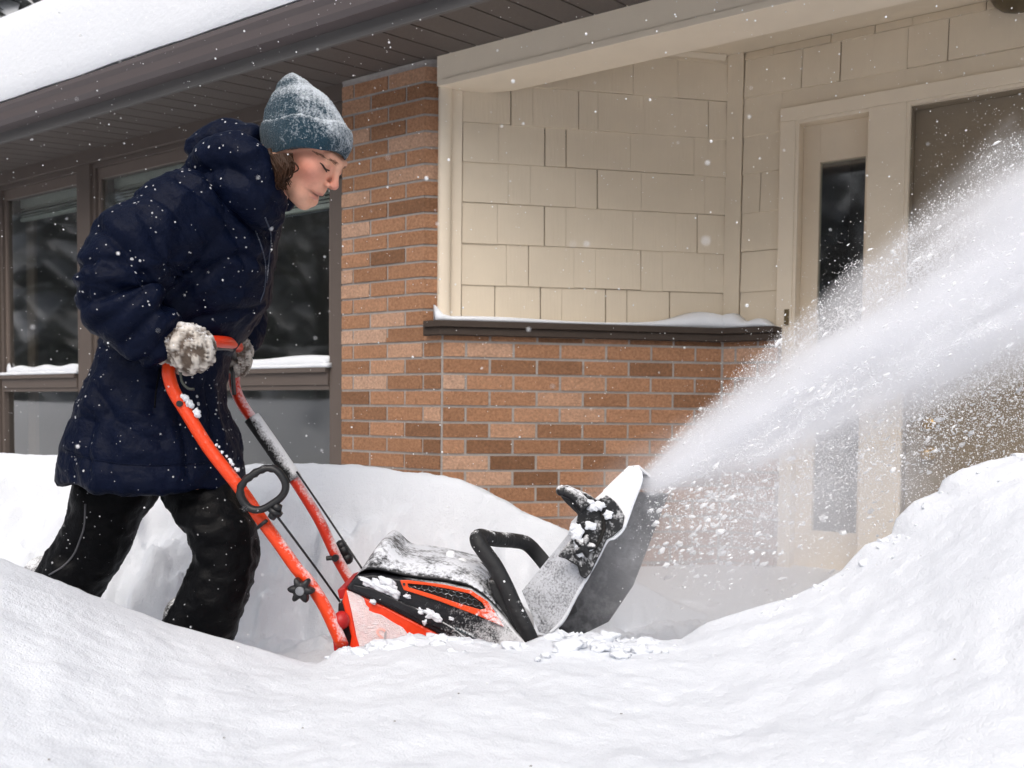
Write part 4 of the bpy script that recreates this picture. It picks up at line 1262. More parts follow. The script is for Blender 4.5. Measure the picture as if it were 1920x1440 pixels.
# ---- parka
def path_rings(rows, n=44, sub=4, p=2.3, wob=0.0):
    q = smooth_path(rows, sub)
    return [lr_ring((a[0], a[1]), (a[2], a[3]), a[4], n, Yc=a[5], p=p) for a in q]
coat = MB()
torso = [(440, 322, 515, 385, .085, 2.13), (395, 318, 520, 402, .120, 2.15), (350, 332, 519, 425, .160, 2.15), (308, 356, 515, 455, .178, 2.15), (272, 404, 508, 505, .185, 2.15), (244, 474, 500, 548, .180, 2.15), (226, 548, 482, 588, .170, 2.15),
         (212, 612, 448, 636, .152, 2.15), (196, 668, 418, 690, .148, 2.15), (176, 730, 416, 752, .162, 2.15), (160, 790, 428, 806, .182, 2.15), (146, 848, 438, 862, .194, 2.15), (136, 888, 446, 904, .202, 2.15), (134, 897, 447, 912, .200, 2.15)]
coat.loft(path_rings(torso, p=2.1))
def sleeve(pts, rad, squash=1.0):
    q = smooth_path([[*at(*p), r] for p, r in zip(pts, rad)], 5)
    coat.tube(q[:, :3], list(q[:, 3]), 20)
    return q
sl_n = sleeve([(385, 392, 2.06), (322, 418, 1.975), (262, 462, 1.93), (220, 515, 1.905), (219, 560, 1.90), (256, 606, 1.905), (306, 648, 1.935)], [.080, .086, .080, .070, .061, .056, .048])
sl_f = sleeve([(400, 400, 2.25), (438, 450, 2.36), (452, 520, 2.41), (455, 580, 2.40), (447, 625, 2.36), (442, 648, 2.335)], [.075, .075, .064, .058, .052, .044])
# hood bunched behind the neck and the collar
hood_bits = [[(372, 300, 2.13), (398, 268, 2.13), (440, 262, 2.12), (484, 268, 2.10)], [(375, 318, 2.05), (412, 292, 2.0), (450, 288, 1.985), (476, 312, 1.985), (494, 348, 2.0), (522, 390, 2.06)],
             [(375, 318, 2.25), (412, 300, 2.28), (470, 300, 2.28), (520, 350, 2.24), (535, 385, 2.15)]]
hood_r = [[.034, .040, .042, .032], [.030, .040, .042, .036, .030, .018], [.034, .04, .04, .03, .02]]
for pts, rr in zip(hood_bits, hood_r):
    q = smooth_path([[*at(*p), r] for p, r in zip(pts, rr)], 4)
    coat.tube(q[:, :3], list(q[:, 3]), 16)
q = smooth_path([[*at(*p), r] for p, r in zip([(400, 345, 2.04), (440, 348, 1.99), (480, 378, 2.0), (514, 412, 2.06)], [.03, .036, .032, .02])], 4)
coat.tube(q[:, :3], list(q[:, 3]), 14)
cme = remesh(coat, 0.0052, 5)
V_, N_ = mesh_vn(cme)
def nearest(V, path):
    best = np.full(len(V), 9.0); sarc = np.zeros(len(V)); acc = 0
    for i in range(len(path) - 1):
        a, b = path[i, :3], path[i + 1, :3]; d = b - a; L_ = np.linalg.norm(d)
        t = np.clip(((V - a) @ d) / (d @ d), 0, 1)
        dist = np.linalg.norm(V - a - t[:, None] * d, axis=1)
        m = dist < best
        best[m] = dist[m]; sarc[m] = acc + t[m] * L_
        acc += L_
    return best, sarc
dn, sn = nearest(V_, sl_n); df_, sf_ = nearest(V_, sl_f)
spine = np.array([(at(t[0], t[1], t[5]) + at(t[2], t[3], t[5])) / 2 for t in torso])
dt, st = nearest(V_, spine)
on_n = np.clip(1 - (dn - 0.085) / 0.02, 0, 1)
on_f = np.clip(1 - (df_ - 0.075) / 0.02, 0, 1) * (1 - on_n)
on_t = np.clip(1 - on_n - on_f, 0, 1)
def puff(s, per, ph=0.0):
    return np.abs(np.sin(math.pi * (s + ph) / per)) ** 0.33
wr1 = fbm(V_ * np.array([1, 1, 0.8]), 9, 3, 51)
wr2 = 1 - np.abs(fbm(V_, 17, 3, 53)) * 2.2
disp = on_n * (0.013 * puff(sn + 0.01 * wr1, 0.150, 0.02) - 0.006) + on_f * (0.010 * puff(sf_, 0.15) - 0.005)
hem_soft = np.clip((st - 0.10) / 0.15, 0, 1)
disp += on_t * hem_soft * (0.008 * puff(st + 0.012 * wr1, 0.215, 0.03) - 0.005)
ridge = (1 - np.abs(fbm(V_ * np.array([1.0, 1.0, 1.9]) + 0.05 * wr1[:, None], 6.5, 3, 55)) * 2.6)
disp += 0.009 * wr1 + 0.0040 * wr2 + 0.0042 * np.clip(ridge, -0.5, 1) ** 3
tw = np.sin(sn * 95 + 5 * fbm(V_, 6, 2, 56)); disp += on_n * 0.0035 * np.sign(tw) * np.abs(tw) ** 0.6 * np.clip(np.abs(fbm(V_, 5, 2, 58)) * 3, 0, 1)
# folds that radiate from the elbow and armpit
el = at(215, 540, 1.93)
re_ = np.linalg.norm(V_ - el, axis=1); ang = np.arctan2(V_[:, 2] - el[2], V_[:, 0] - el[0])
disp += 0.006 * np.exp(-(re_ / 0.12) ** 2) * np.sin(ang * 7 + 3 * wr1)
ap = at(330, 500, 1.97)
re_ = np.linalg.norm(V_ - ap, axis=1); ang = np.arctan2(V_[:, 2] - ap[2], V_[:, 0] - ap[0])
disp += 0.006 * np.exp(-(re_ / 0.14) ** 2) * np.sin(ang * 6 + 3 * wr1)
# long soft folds down the skirt
sk = np.clip((st - 0.42) / 0.15, 0, 1) * on_t
disp += sk * 0.007 * np.sin((V_[:, 0] - 0.18 * V_[:, 2]) * 38 + 5 * fbm(V_, 4, 2, 57))
hd = np.clip(1 - np.linalg.norm((V_ - at(435, 300, 2.08)) * np.array([1, .6, 1]), axis=1) / 0.13, 0, 1)
disp += hd * 0.010 * fbm(V_, 20, 3, 59)
bt0 = BVHTree.FromPolygons([tuple(v) for v in V_], [tuple(p.vertices) for p in cme.polygons])
def groove(pts, depth=0.0075, w=0.0065, swell=0.006, sw=0.030):
    global disp
    q = []
    for p in smooth_path([(*p, 0) for p in pts], 5):
        h_ = bt0.ray_cast(Vector(CAM), Vector(ray(p[0], p[1])).normalized())
        if h_[0] is not None: q.append(np.array(h_[0]))
    if len(q) < 2: return
    dd, _s = nearest(V_, np.array(q))
    disp = disp - 0.85 * depth * np.exp(-(dd / w) ** 2) + 0.9 * swell * np.exp(-((dd - sw * .8) / (sw * .6)) ** 2)
groove([(190, 432), (225, 462), (262, 505), (282, 545), (300, 585)])
groove([(155, 500), (190, 490), (228, 492), (258, 510)], .006)
groove([(170, 566), (205, 556), (238, 540), (262, 528)], .007)
groove([(196, 600), (228, 585), (258, 560)], .005)
groove([(236, 640), (262, 612), (288, 585), (300, 572)], .006)
groove([(300, 590), (330, 560), (372, 520), (412, 490), (450, 478), (496, 492)], .007)
groove([(310, 640), (360, 602), (420, 585), (480, 575)], .006)
groove([(335, 345), (372, 372), (410, 408), (440, 452), (455, 500)], .006)
groove([(440, 400), (470, 430), (500, 445)], .005)
groove([(205, 655), (250, 672), (280, 668)], .006)
groove([(300, 690), (293, 730), (288, 775)], .006)
groove([(190, 730), (215, 780), (255, 815), (300, 830)], .005)
groove([(330, 760), (345, 820), (352, 890)], .005, .008)
groove([(385, 720), (398, 790), (402, 860)], .005, .008)
groove([(175, 790), (170, 840), (172, 890)], .004, .008)
groove([(118, 846), (180, 866), (260, 876), (350, 874), (440, 866)], .004, .006, .003)
setv(cme, V_ + N_ * disp[:, None])
coat_o = obj('parka', cme, MT['coat'], person, smooth=True)
# front seam with piping, pocket zip, cuff
MT['piping'] = mat('piping', (0.035, 0.045, 0.075), 0.6, var=0.1, frost=dict(t=0.62, up=0.1, s=50, soft=0.1, max=0.6))
bt = BVHTree.FromPolygons([tuple(v) for v in (V_ + N_ * disp[:, None])], [tuple(p.vertices) for p in cme.polygons])
def on_coat(px, py, lift=0.001):
    d = Vector(ray(px, py)).normalized()
    h = bt.ray_cast(Vector(CAM), d)
    return np.array(h[0] - d * lift) if h[0] is not None else None
def seam(name, pts, r, m, parent):
    q = [on_coat(*p, lift=r * .3) for p in smooth_path(pts, 6)]
    q = [p for p in q if p is not None]
    return obj(name, MB().tube(q, r, 6), m, parent, smooth=True)
seam('piping', [(478, 432), (490, 462), (498, 500), (496, 540), (488, 566)], 0.0016, MT['piping'], coat_o)
seam('zip', [(497, 408), (508, 440), (505, 480), (500, 530)], 0.0016, MT['piping'], coat_o)
seam('seam', [(185, 432), (215, 455), (245, 500), (268, 545)], 0.0012, MT['coat'], coat_o)
seam('pocket_zip', [(300, 690), (293, 730), (290, 765)], 0.0018, MT['pants'], coat_o)
seam('seam', [(118, 842), (180, 862), (260, 872), (350, 870), (440, 862)], 0.0010, MT['coat'], coat_o)
p_ = on_coat(508, 428)
if p_ is not None: obj('button', MB().ball(p_, (0.006, 0.004, 0.006), 10, 6), mat('steel_button', (0.35, 0.36, 0.38), 0.35, metal=0.8), coat_o, smooth=True)
cufr = sl_n[-1]
tdir = (sl_n[-1, :3] - sl_n[-4, :3]); tdir /= np.linalg.norm(tdir)
obj('cuff', MB().tube([cufr[:3] - tdir * .022, cufr[:3] - tdir * .010, cufr[:3] + tdir * 0.004, cufr[:3] + tdir * 0.008], [.054, .056, .054, .044], 24), MT['coat'], coat_o, smooth=True)
# cord hanging from the cuff
obj('cord', MB().tube(smooth_path([at(338, 692, 1.915), at(341, 715, 1.91), at(352, 728, 1.91), at(364, 730, 1.91)], 5), 0.0028, 8), mat('cord', (0.03, 0.035, 0.03), 0.7, var=.2), coat_o, smooth=True)

# ---- snow trousers
tr = MB()
rear = [(150, 880, 290, 895, .080, 2.20), (141, 920, 283, 932, .080, 2.20), (134, 962, 258, 972, .078, 2.20), (117, 1004, 238, 1022, .075, 2.20), (98, 1034, 222, 1050, .073, 2.20), (78, 1072, 196, 1092, .072, 2.20), (52, 1112, 166, 1136, .070, 2.20), (25, 1170, 138, 1190, .06, 2.20), (15, 1215, 130, 1230, .055, 2.20)]
frnt = [(305, 880, 425, 875, .070, 2.13), (314, 940, 452, 928, .078, 2.11), (345, 988, 470, 976, .080, 2.08), (366, 1032, 476, 1030, .076, 2.08), (356, 1076, 471, 1081, .074, 2.08), (335, 1122, 457, 1126, .072, 2.08), (308, 1170, 436, 1184, .070, 2.08), (288, 1215, 415, 1232, .066, 2.08), (276, 1262, 405, 1275, .06, 2.08)]
tr.loft(path_rings(rear, 32)); tr.loft(path_rings(frnt, 32))
tme = remesh(tr, 0.0075, 4)
V_, N_ = mesh_vn(tme)
w1 = fbm(V_, 8, 3, 61); w2 = fbm(V_ * np.array([1, 1, 1.6]), 18, 3, 63)
kn_ = at(365, 1035, 2.03); rk = np.linalg.norm(V_ - kn_, axis=1)
dsp = 0.010 * w1 + 0.006 * (1 - np.abs(w2) * 2) + 0.006 * np.exp(-(rk / 0.09) ** 2) * np.sin((V_[:, 2]) * 110 + V_[:, 0] * 40 + 6 * w1) * 0.5
dsp += 0.003 * np.sin(V_[:, 2] * 38 - V_[:, 0] * 45 + 6 * w1)
setv(tme, V_ + N_ * dsp[:, None])
trs = obj('snow_trousers', tme, MT['pants'], person, smooth=True)
bt = BVHTree.FromPolygons([tuple(v) for v in (V_ + N_ * dsp[:, None])], [tuple(p.vertices) for p in tme.polygons])
MT['seam_grey'] = mat('seam_grey', (0.09, 0.09, 0.10), 0.7, var=0.3, vscale=60)
seam('side_seam', [(160, 945), (158, 985), (150, 1012), (138, 1040), (118, 1062), (92, 1078)], 0.0022, MT['seam_grey'], trs)

# ---- boots, sunk in the snow
MT['boot'] = mat('boot_rubber', (0.012, 0.011, 0.010), 0.55, var=0.3, vscale=30, bump=0.2, bscale=80, frost=dict(t=0.62, up=0.2, s=25, soft=0.1, max=0.9))
for Lg in (leg_n, leg_f):
    A_ = Lg[2]
    def boot_sdf(Q):
        d = s_cap(Q, A_ + np.array([-.01, 0, .09]), A_ + np.array([-.01, 0, -.01]), .052, .050)
        d = smin(d, s_cap(Q, A_ + np.array([-.035, 0, -.03]), A_ + np.array([.135, 0, -.035]), .048, .044), .03)
        return smax(d, -(Q[:, 2] - (A_[2] - .068)), .006)
    gb = [np.arange(A_[0] - .14, A_[0] + .24, .006), np.arange(A_[1] - .09, A_[1] + .09, .006), np.arange(A_[2] - .12, A_[2] + .18, .006)]
    bm2, _v = surface_nets(boot_sdf, *gb)
    obj('boot', bm2, MT['boot'], person, smooth=True)

# ---- mittens
def mitten(cx, cy, Yc, flip, full):
    def sd(P):
        q = P
        d = s_ell(q, at(352, 648, Yc) if full else at(447, 655, Yc), (.056, .046, .044) if full else (.034, .045, .060))
        if full:
            d = smin(d, s_ell(q, at(370, 665, Yc - .004), (.034, .036, .038)), 0.02)
            d = smin(d, s_cap(q, at(306, 655, Yc + .0), at(335, 645, Yc), .030, .040), 0.02)
            d = smin(d, s_cap(q, at(352, 680, Yc - .01), at(345, 688, Yc + .03), .020, .018), 0.014)
            d = smin(d, s_cap(q, at(330, 668, Yc + .015), at(333, 692, Yc + .035), .016, .012), 0.008)
            d = smax(d, -s_cap(q, at(322, 690, Yc + .012), at(327, 712, Yc + .012), .019), 0.006)
        else:
            d = smin(d, s_cap(q, at(440, 640, Yc - .02), at(448, 690, Yc - .01), .03, .022), .02)
        return d
    c = at(cx, cy, Yc)
    g = [np.arange(c[i] - .12, c[i] + .12, .0028) for i in range(3)]
    me_, V = surface_nets(chunked(sd), *g)
    V, Nn = mesh_vn(me_)
    u_ = np.arctan2(V[:, 2] - c[2], V[:, 0] - c[0]) * 0.05; v_ = np.hypot(V[:, 2] - c[2], V[:, 0] - c[0])
    k = 2 * math.pi / 0.0105
    pat = np.sin(k * (V[:, 0] * 0.8 + V[:, 2] * 0.6) + 4.5 * vn(V, 40, 3)) * np.sin(k * 0.8 * (V[:, 0] * -0.55 + V[:, 2] * 0.83) + 4.5 * vn(V, 40, 5))
    pat = np.clip(2.6 * fbm(V * np.array([1, .8, .75]) + .003 * pat[:, None], 80, 2, 7) + 0.35 * pat, -1, 1)
    setv(me_, V + Nn * (pat * 0.0032)[:, None])
    f = np.clip(pat * 0.6 + 0.45 + 0.25 * vn(V, 60, 9), 0, 1)[:, None]
    colr = np.array([0.13, 0.10, 0.08]) * (1 - f) + np.array([0.68, 0.63, 0.57]) * f
    return obj('mitten', me_, MT['mitten'], person, smooth=True, attr=np.concatenate([colr, np.ones((len(V), 1))], 1))
mitten(348, 655, 1.925, 1, True)
mitten(447, 655, 2.33, -1, False)

# ------------------------------------------------------------------ snow blower
YN, YF = 1.95, 2.33
MT['orange'] = mat('orange_tube', (0.80, 0.055, 0.006), 0.32, var=0.05, vscale=10, spec=0.5,
                   frost=dict(t=0.80, up=0.16, x=0.10, s=16, s2=190, soft=0.11, max=0.85, grad=(0.25, -0.35, 0.42)))
MT['red_far'] = mat('red_tube', (0.62, 0.03, 0.008), 0.4, var=0.05, vscale=10,
                    frost=dict(t=0.665, up=0.16, x=0.15, s=16, s2=190, soft=0.13, max=0.85))
MT['red_part'] = mat('red_plastic', (0.45, 0.012, 0.012), 0.45, var=0.1)
MT['shroud'] = mat('orange_shroud', (0.85, 0.052, 0.008), 0.36, var=0.05, vscale=8, spec=0.5,
                   frost=dict(t=0.86, up=0.1, s=40, soft=0.05, max=0.8))
MT['accent'] = mat('orange_accent', (0.85, 0.075, 0.008), 0.36, var=0.05, vscale=8, frost=dict(t=0.60, up=0.05, s=42, s2=200, soft=0.07, max=0.85, grad=(2.0, 0.0, 0.15)))
MT['black_pl'] = mat('black_plastic', (0.0085, 0.009, 0.011), 0.42, var=0.25, vscale=30, spec=0.45,
                     frost=dict(t=0.74, up=0.22, s=30, s2=240, soft=0.08, max=0.9))
MT['band'] = mat('black_band', (0.0085, 0.009, 0.012), 0.42, var=0.2, vscale=30, spec=0.45,
                 frost=dict(t=0.60, up=0.22, s=26, s2=300, soft=0.10, max=0.8, grad=(1.5, -0.5, 0.13 + 0.5 * 0.55)))
MT['cover'] = mat('snowy_cover', (0.010, 0.011, 0.014), 0.5, var=0.2, vscale=30,
                  frost=dict(t=0.635, up=0.20, s=20, s2=130, soft=0.08, max=0.95, col=(0.76, 0.78, 0.83)))
MT['black_rub'] = mat('black_rubber', (0.010, 0.0105, 0.012), 0.6, var=0.3, vscale=40, frost=dict(t=0.68, up=0.14, s=26, s2=200, soft=0.05, max=0.85, spot=75, spot_r=.4, spot_m=.8))
MT['foam'] = mat('foam_grip', (0.012, 0.0125, 0.014), 0.85, var=0.3, vscale=60, frost=dict(t=0.575, up=0.20, x=0.28, s=30, s2=220, soft=0.12, max=0.8))
MT['knob'] = mat('knob_black', (0.010, 0.0105, 0.012), 0.45, var=0.2, vscale=40)
MT['steel'] = mat('steel', (0.35, 0.36, 0.38), 0.35, metal=0.8, var=0.2, vscale=90)
MT['cable'] = mat('cable_black', (0.012, 0.012, 0.014), 0.4, var=0)
MT['chute'] = mat('chute_rimed', (0.10, 0.105, 0.12), 0.5, var=0.2, vscale=30, frost=dict(t=0.445, up=0.05, s=12, s2=210, w2=0.5, soft=0.10, max=0.9, col=(0.64, 0.66, 0.71)))
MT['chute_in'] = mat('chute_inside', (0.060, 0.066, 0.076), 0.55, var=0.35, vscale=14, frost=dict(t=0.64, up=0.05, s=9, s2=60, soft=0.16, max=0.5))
MT['defl'] = mat('deflector_snowy', (0.04, 0.042, 0.05), 0.5, var=0.2, vscale=30, frost=dict(t=0.36, up=0.10, s=24, s2=120, soft=0.06, max=0.97))
MT['bracket'] = mat('bracket_black', (0.008, 0.0085, 0.010), 0.4, var=0.3, vscale=50, frost=dict(t=0.62, up=0.20, s=38, s2=170, soft=0.10, max=0.9))
MT['rime'] = mat('rime', (0.86, 0.70, 0.70), 0.9, var=0.12, vscale=90, bump=0.5, bscale=260, frost=dict(t=0.60, up=0.0, s=60, s2=260, soft=0.15, max=0.8))
MT['grille'] = mat('grille', (0.05, 0.065, 0.075), 0.45, var=0.3, vscale=50, frost=dict(t=0.62, up=0.1, s=30, soft=0.06, max=0.9))

b0 = at(820, 1290, 2.14)
blower = empty('snow_blower', (float(b0[0]), 2.14, float(b0[2])), 'orange and black single stage snow blower caked with snow throwing a white plume', 'snow blower')

# handle: one bent tube from the near side over the top bar to the far side
near = [(642, 1210, YN), (610, 1140, YN), (578, 1090, YN), (557, 1071 - 4, YN), (524, 1020, YN), (490, 974, YN), (449, 914, YN), (392, 841, YN), (349, 772, YN), (328, 738, YN), (319, 714, YN), (316, 695, YN), (322, 673, YN + .008), (338, 655, YN + .03)]
over = [(362, 645, YN + .03), (395, 641, YN + .055), (425, 642, YN + .13), (441, 646, YF - .12)]
far = [(446, 656, YF - .02), (441, 690, YF), (440, 722, YF), (451, 752, YF), (472, 784, YF), (520, 852, YF), (552, 900, YF), (580, 944, YF), (600, 978, YF), (617, 1014, YF), (634, 1050, YF), (656, 1088, YF), (672, 1114, YF)]
TR = 0.0135
nr_ = smooth_path([at(*p) for p in near + over[:1]], 5)
obj('handle_tube', MB().tube(nr_, TR, 16), MT['orange'], blower, smooth=True)
ov_ = smooth_path([at(*p) for p in over + far[:2]], 5)
obj('handle_bar', MB().tube(ov_, TR, 16), mat('orange_bar', (0.72, 0.035, 0.006), 0.35, var=0.05), blower, smooth=True)
fr_ = smooth_path([at(*p) for p in far[1:]], 5)
obj('handle_tube', MB().tube(fr_, TR, 16), MT['red_far'], blower, smooth=True)
bail = smooth_path([at(368, 662, YN + .02), at(384, 653, YN + .03), at(408, 652, YN + .08), at(432, 654, YF - .20), at(440, 668, YF - .05), at(437, 700, YF - .03), at(439, 740, YF - .02)], 5)
obj('control_bail', MB().tube(bail, 0.0055, 10), mat('bail_grey', (0.06, 0.055, 0.055), 0.4, var=.1), blower, smooth=True)
gp_ = smooth_path([at(472, 783, YF), at(512, 840, YF), at(552, 899, YF)], 6)
obj('foam_grip', MB().tube(gp_, [0.0205] * len(gp_), 18), MT['foam'], blower, smooth=True)
# snow stuck along the near tube
ss = MB()
for a, b, r0 in (((332, 742), (366, 784), .006), ((398, 838), (440, 888), .0035)):
    for k in range(14):
        t = random.random(); px, py = a[0] + (b[0] - a[0]) * t, a[1] + (b[1] - a[1]) * t
        c = at(px + 7 + random.uniform(-2, 2), py - 6 + random.uniform(-2, 2), YN - .007)
        ico_lump(ss, c, (r0 * random.uniform(.6, 1.2),) * 3, k + int(a[0]), 1)
obj('tube_snow', ss, MT['powder'], blower, smooth=True)['kind'] = 'stuff'
bolt = at(337, 757, YN - TR)
obj('bolt', MB().tube([bolt + np.array([0, .004, 0]), bolt - np.array([0, .004, 0])], 0.0065, 12), MT['knob'], blower)
# ring handle for the chute
rg = []
for q in np.linspace(0, 2 * math.pi, 61)[:-1]:
    ex, ez = math.cos(q), math.sin(q)
    sc = (abs(ex) ** 2.6 + abs(ez) ** 2.6) ** (-1 / 2.6)
    a, b = 43 * ex * sc, 33 * ez * sc
    th = math.radians(-33)
    px, py = 493 + a * math.cos(th) - b * math.sin(th), 917 + a * math.sin(th) + b * math.cos(th)
    scal = 1.0 + (0.13 * math.sin(q * 16) if math.pi * 1.1 < q < math.pi * 1.9 else 0)
    rg.append((at(px, py, 1.915), 0.0082 * scal, at(px, py, 1.915) - at(493, 917, 1.915)))
rgm = MB(); rings = []
for p, r, e in rg:
    e = e / np.linalg.norm(e)
    rings.append([p + e * r * 1.0 * math.cos(t) + np.array([0, 1, 0]) * 0.011 * math.sin(t) for t in np.linspace(0, 2 * math.pi, 10, endpoint=False)])
rgm.loft(rings + [rings[0]], cap=False)
obj('ring_handle', rgm, MT['knob'], blower, smooth=True)
kb = MB()
kb.tube([at(522, 945, 1.915), at(517, 957, 1.915)], [.009, .012], 12); kb.tube([at(518, 956, 1.915), at(514, 963, 1.915)], [.016, .015], 14); kb.tube([at(514, 963, 1.915), at(508, 972, 1.915)], [.010, .008], 12)
kb.tube([at(500, 976, 1.925), at(482, 990, 1.935)], 0.004, 8)
obj('ring_knuckle', kb, MT['knob'], blower, smooth=True)
cr_ = [at(515, 962, 1.915), at(560, 1022, 1.95), at(600, 1076, 1.99), at(640, 1132, 2.03)]
obj('control_rod', MB().tube(smooth_path(cr_, 4), 0.0026, 8), MT['cable'], blower, smooth=True)
obj('control_cable', MB().tube(smooth_path([at(556, 884, YF - .02), at(600, 948, YF - .02), at(640, 1008, YF - .03), at(684, 1074, YF - .06)], 4), 0.0026, 8), MT['cable'], blower, smooth=True)
# star knob
sk_ = []
kc = at(565, 1106, YN - TR - 0.012)
for q in np.linspace(0, 2 * math.pi, 72, endpoint=False):
    r = 0.0225 + 0.0055 * math.cos(6 * q + 0.5)
    sk_.append(np.array([r * math.cos(q), 0, r * math.sin(q)]))
stn = MB().loft([[kc + p * k + np.array([0, d, 0]) for p in sk_] for k, d in ((0.55, .016), (0.95, .013), (1.0, .006), (1.0, -.006), (.93, -.011), (.55, -.013))])
star = obj('star_knob', stn, MT['knob'], blower, smooth=True)
obj('knob_bolt', MB().tube([kc + np.array([0, -.012, 0]), kc + np.array([0, -.016, 0]), kc + np.array([0, -.017, 0])], [.010, .009, .004], 14), MT['steel'], star)
kf = MB(); c = at(629, 1046, YF - TR - .004)
kf.tube([c + np.array([0, .004, 0]), c - np.array([0, .008, 0])], .009, 12); kf.tube([at(612, 1047, YF - .012), at(623, 1046, YF - .012)], [.006, .006], 8)
obj('bolt', kf, MT['knob'], blower)
kf = MB(); kf.tube([at(640, 1022, YF + .03), at(650, 1045, YF + .03)], [.014, .013], 10); kf.ball(at(640, 1023, YF + .03), .015, 10, 6); kf.ball(at(651, 1047, YF + .03), .016, 10, 6)
obj('wing_knob', kf, MT['knob'], blower, smooth=True)
# lower bracket and red knob
br = MB()
br.extrude([at(634, 1132, YN + .03), at(648, 1120, YN + .03), at(662, 1190, YN + .03), at(655, 1230, YN + .03), at(632, 1205, YN + .03)], (0, .30, 0))
obj('rear_bracket', br, MT['black_pl'], blower, bevel=.003)
obj('handle_clamp', MB().extrude([at(622, 1182, YN - .006), at(640, 1190, YN - .006), at(650, 1215, YN - .006), at(626, 1222, YN - .006)], (0, .03, 0)), MT['red_part'], blower, bevel=.003)
obj('primer_bulb', MB().ball(at(640, 1163, YN + .015), (.018, .022, .020), 14, 8), MT['red_part'], blower, smooth=True)
obj('rear_tab', MB().extrude([at(632, 1106, YN + .06), at(648, 1100, YN + .06), at(650, 1122, YN + .06), at(636, 1124, YN + .06)], (0, .2, 0)), MT['red_part'], blower, bevel=.003)

# body
YB0, YB1 = 1.975, 2.345
def side_poly(pts, Y, th, name, m, bevel=.003, parent=blower):
    return obj(name, MB().extrude([at(px, py, Y) for px, py in pts], (0, th, 0)), m, parent, bevel=bevel)
sh = MB()
sh.extrude([at(px, py, YB0) for px, py in [(648, 1105), (720, 1137), (812, 1184), (850, 1206), (860, 1260), (652, 1260), (658, 1194), (641, 1128)]], (0, YB1 - YB0, 0))
shroud = obj('side_shroud', sh, MT['shroud'], blower, bevel=.004)
# rime lying over the lower part of the shroud
ri = [(650, 1107), (664, 1112), (681, 1121), (686, 1134), (692, 1140), (692, 1145), (704, 1150), (715, 1153), (732, 1164), (744, 1171), (755, 1177), (763, 1187), (769, 1193), (779, 1199), (790, 1216), (674, 1216), (668, 1190), (660, 1150)]
obj('rime', MB().extrude([at(px, py, YB0 - .0018) for px, py in smooth_path([(*p, 0) for p in ri], 2)[:, :2]], (0, .003, 0)), MT['rime'], shroud)
fc = bpy.data.curves.new('letter', 'FONT'); fc.body = 'S'; fc.size = 0.052; fc.extrude = 0.0006
fo = bpy.data.objects.new('letter', fc); COL.objects.link(fo)
lm = bpy.data.meshes.new_from_object(fo.evaluated_get(bpy.context.evaluated_depsgraph_get())); bpy.data.objects.remove(fo)
n = len(lm.vertices); Lv = np.empty(n * 3); lm.vertices.foreach_get('co', Lv); Lv = Lv.reshape(-1, 3)
th = math.radians(-12)
lo = at(699, 1206, YB0 - .0030)
setv(lm, np.stack([lo[0] + Lv[:, 0] * math.cos(th) - Lv[:, 1] * math.sin(th), lo[1] - Lv[:, 2], lo[2] + Lv[:, 0] * math.sin(th) + Lv[:, 1] * math.cos(th)], 1))
obj('letter', lm, mat('letter_rimed', (0.88, 0.50, 0.44), 0.8, var=.25, vscale=120), shroud)
obj('letter', MB().extrude([at(px, py, YB0 - .0030) for px, py in [(721, 1183), (725, 1184), (723, 1206), (719, 1206)]], (0, .001, 0)), mat('letter_grey', (0.45, 0.43, 0.45), 0.8, var=.2, vscale=120), shroud)
side_poly([(642, 1128), (648.5, 1104), (654, 1130), (664, 1180), (676, 1222), (654, 1222), (658.5, 1194)], YB0 - .006, .02, 'shroud_edge', mat('orange_edge', (0.85, 0.045, 0.006), .36, var=.05), .003, shroud)
S_ = [(651, 1100), (668, 1080), (700, 1078), (750, 1086), (800, 1092), (833, 1097), (884, 1108), (918, 1132), (945, 1160), (968, 1188), (1008, 1226)]
side_poly(S_ + [(1000, 1245), (900, 1236), (858, 1207), (812, 1183), (720, 1136), (650, 1106)], YB0 - .004, YB1 - YB0 + .008, 'band', MT['band'], .004)
side_poly([(662, 1096), (700, 1104), (745, 1126), (800, 1150), (850, 1178), (878, 1200), (872, 1204), (845, 1190), (790, 1164), (735, 1138), (690, 1118), (660, 1106)], YB0 - .010, .01, 'band_rib', MT['band'], .002)
sw = smooth_path([at(853, 1178, YB0 - .006), at(872, 1186, YB0 - .006), at(888, 1196, YB0 - .006), at(896, 1210, YB0 - .006)], 5)
obj('trim_strip', MB().tube(sw, .0035, 8), MT['grille'], blower, smooth=True)
pk = MB()
for px, py, a_, b_, k in ((690, 1092, 20, 6, 1), (712, 1100, 26, 8, 2), (735, 1108, 18, 10, 3), (725, 1093, 16, 9, 4), (806, 1152, 12, 8, 5), (818, 1158, 12, 7, 6), (790, 1146, 7, 5, 7), (764, 1118, 6, 4, 8), (846, 1160, 5, 3, 9), (700, 1128, 6, 4, 10), (797, 1166, 5, 6, 11)):
    th_ = math.radians(-25); q_ = len(pk.v); ico_lump(pk, (0, 0, 0), (a_ * .00112, .005, b_ * .00112), 300 + k, 2)
    c_ = at(px, py, YB0 - .008)
    for i in range(q_, len(pk.v)):
        x, y, z = pk.v[i]; pk.v[i] = (c_[0] + x * math.cos(th_) - z * math.sin(th_), c_[1] + y, c_[2] + x * math.sin(th_) + z * math.cos(th_))
obj('packed_snow', pk, MT['powder'], blower, smooth=True)['kind'] = 'stuff'
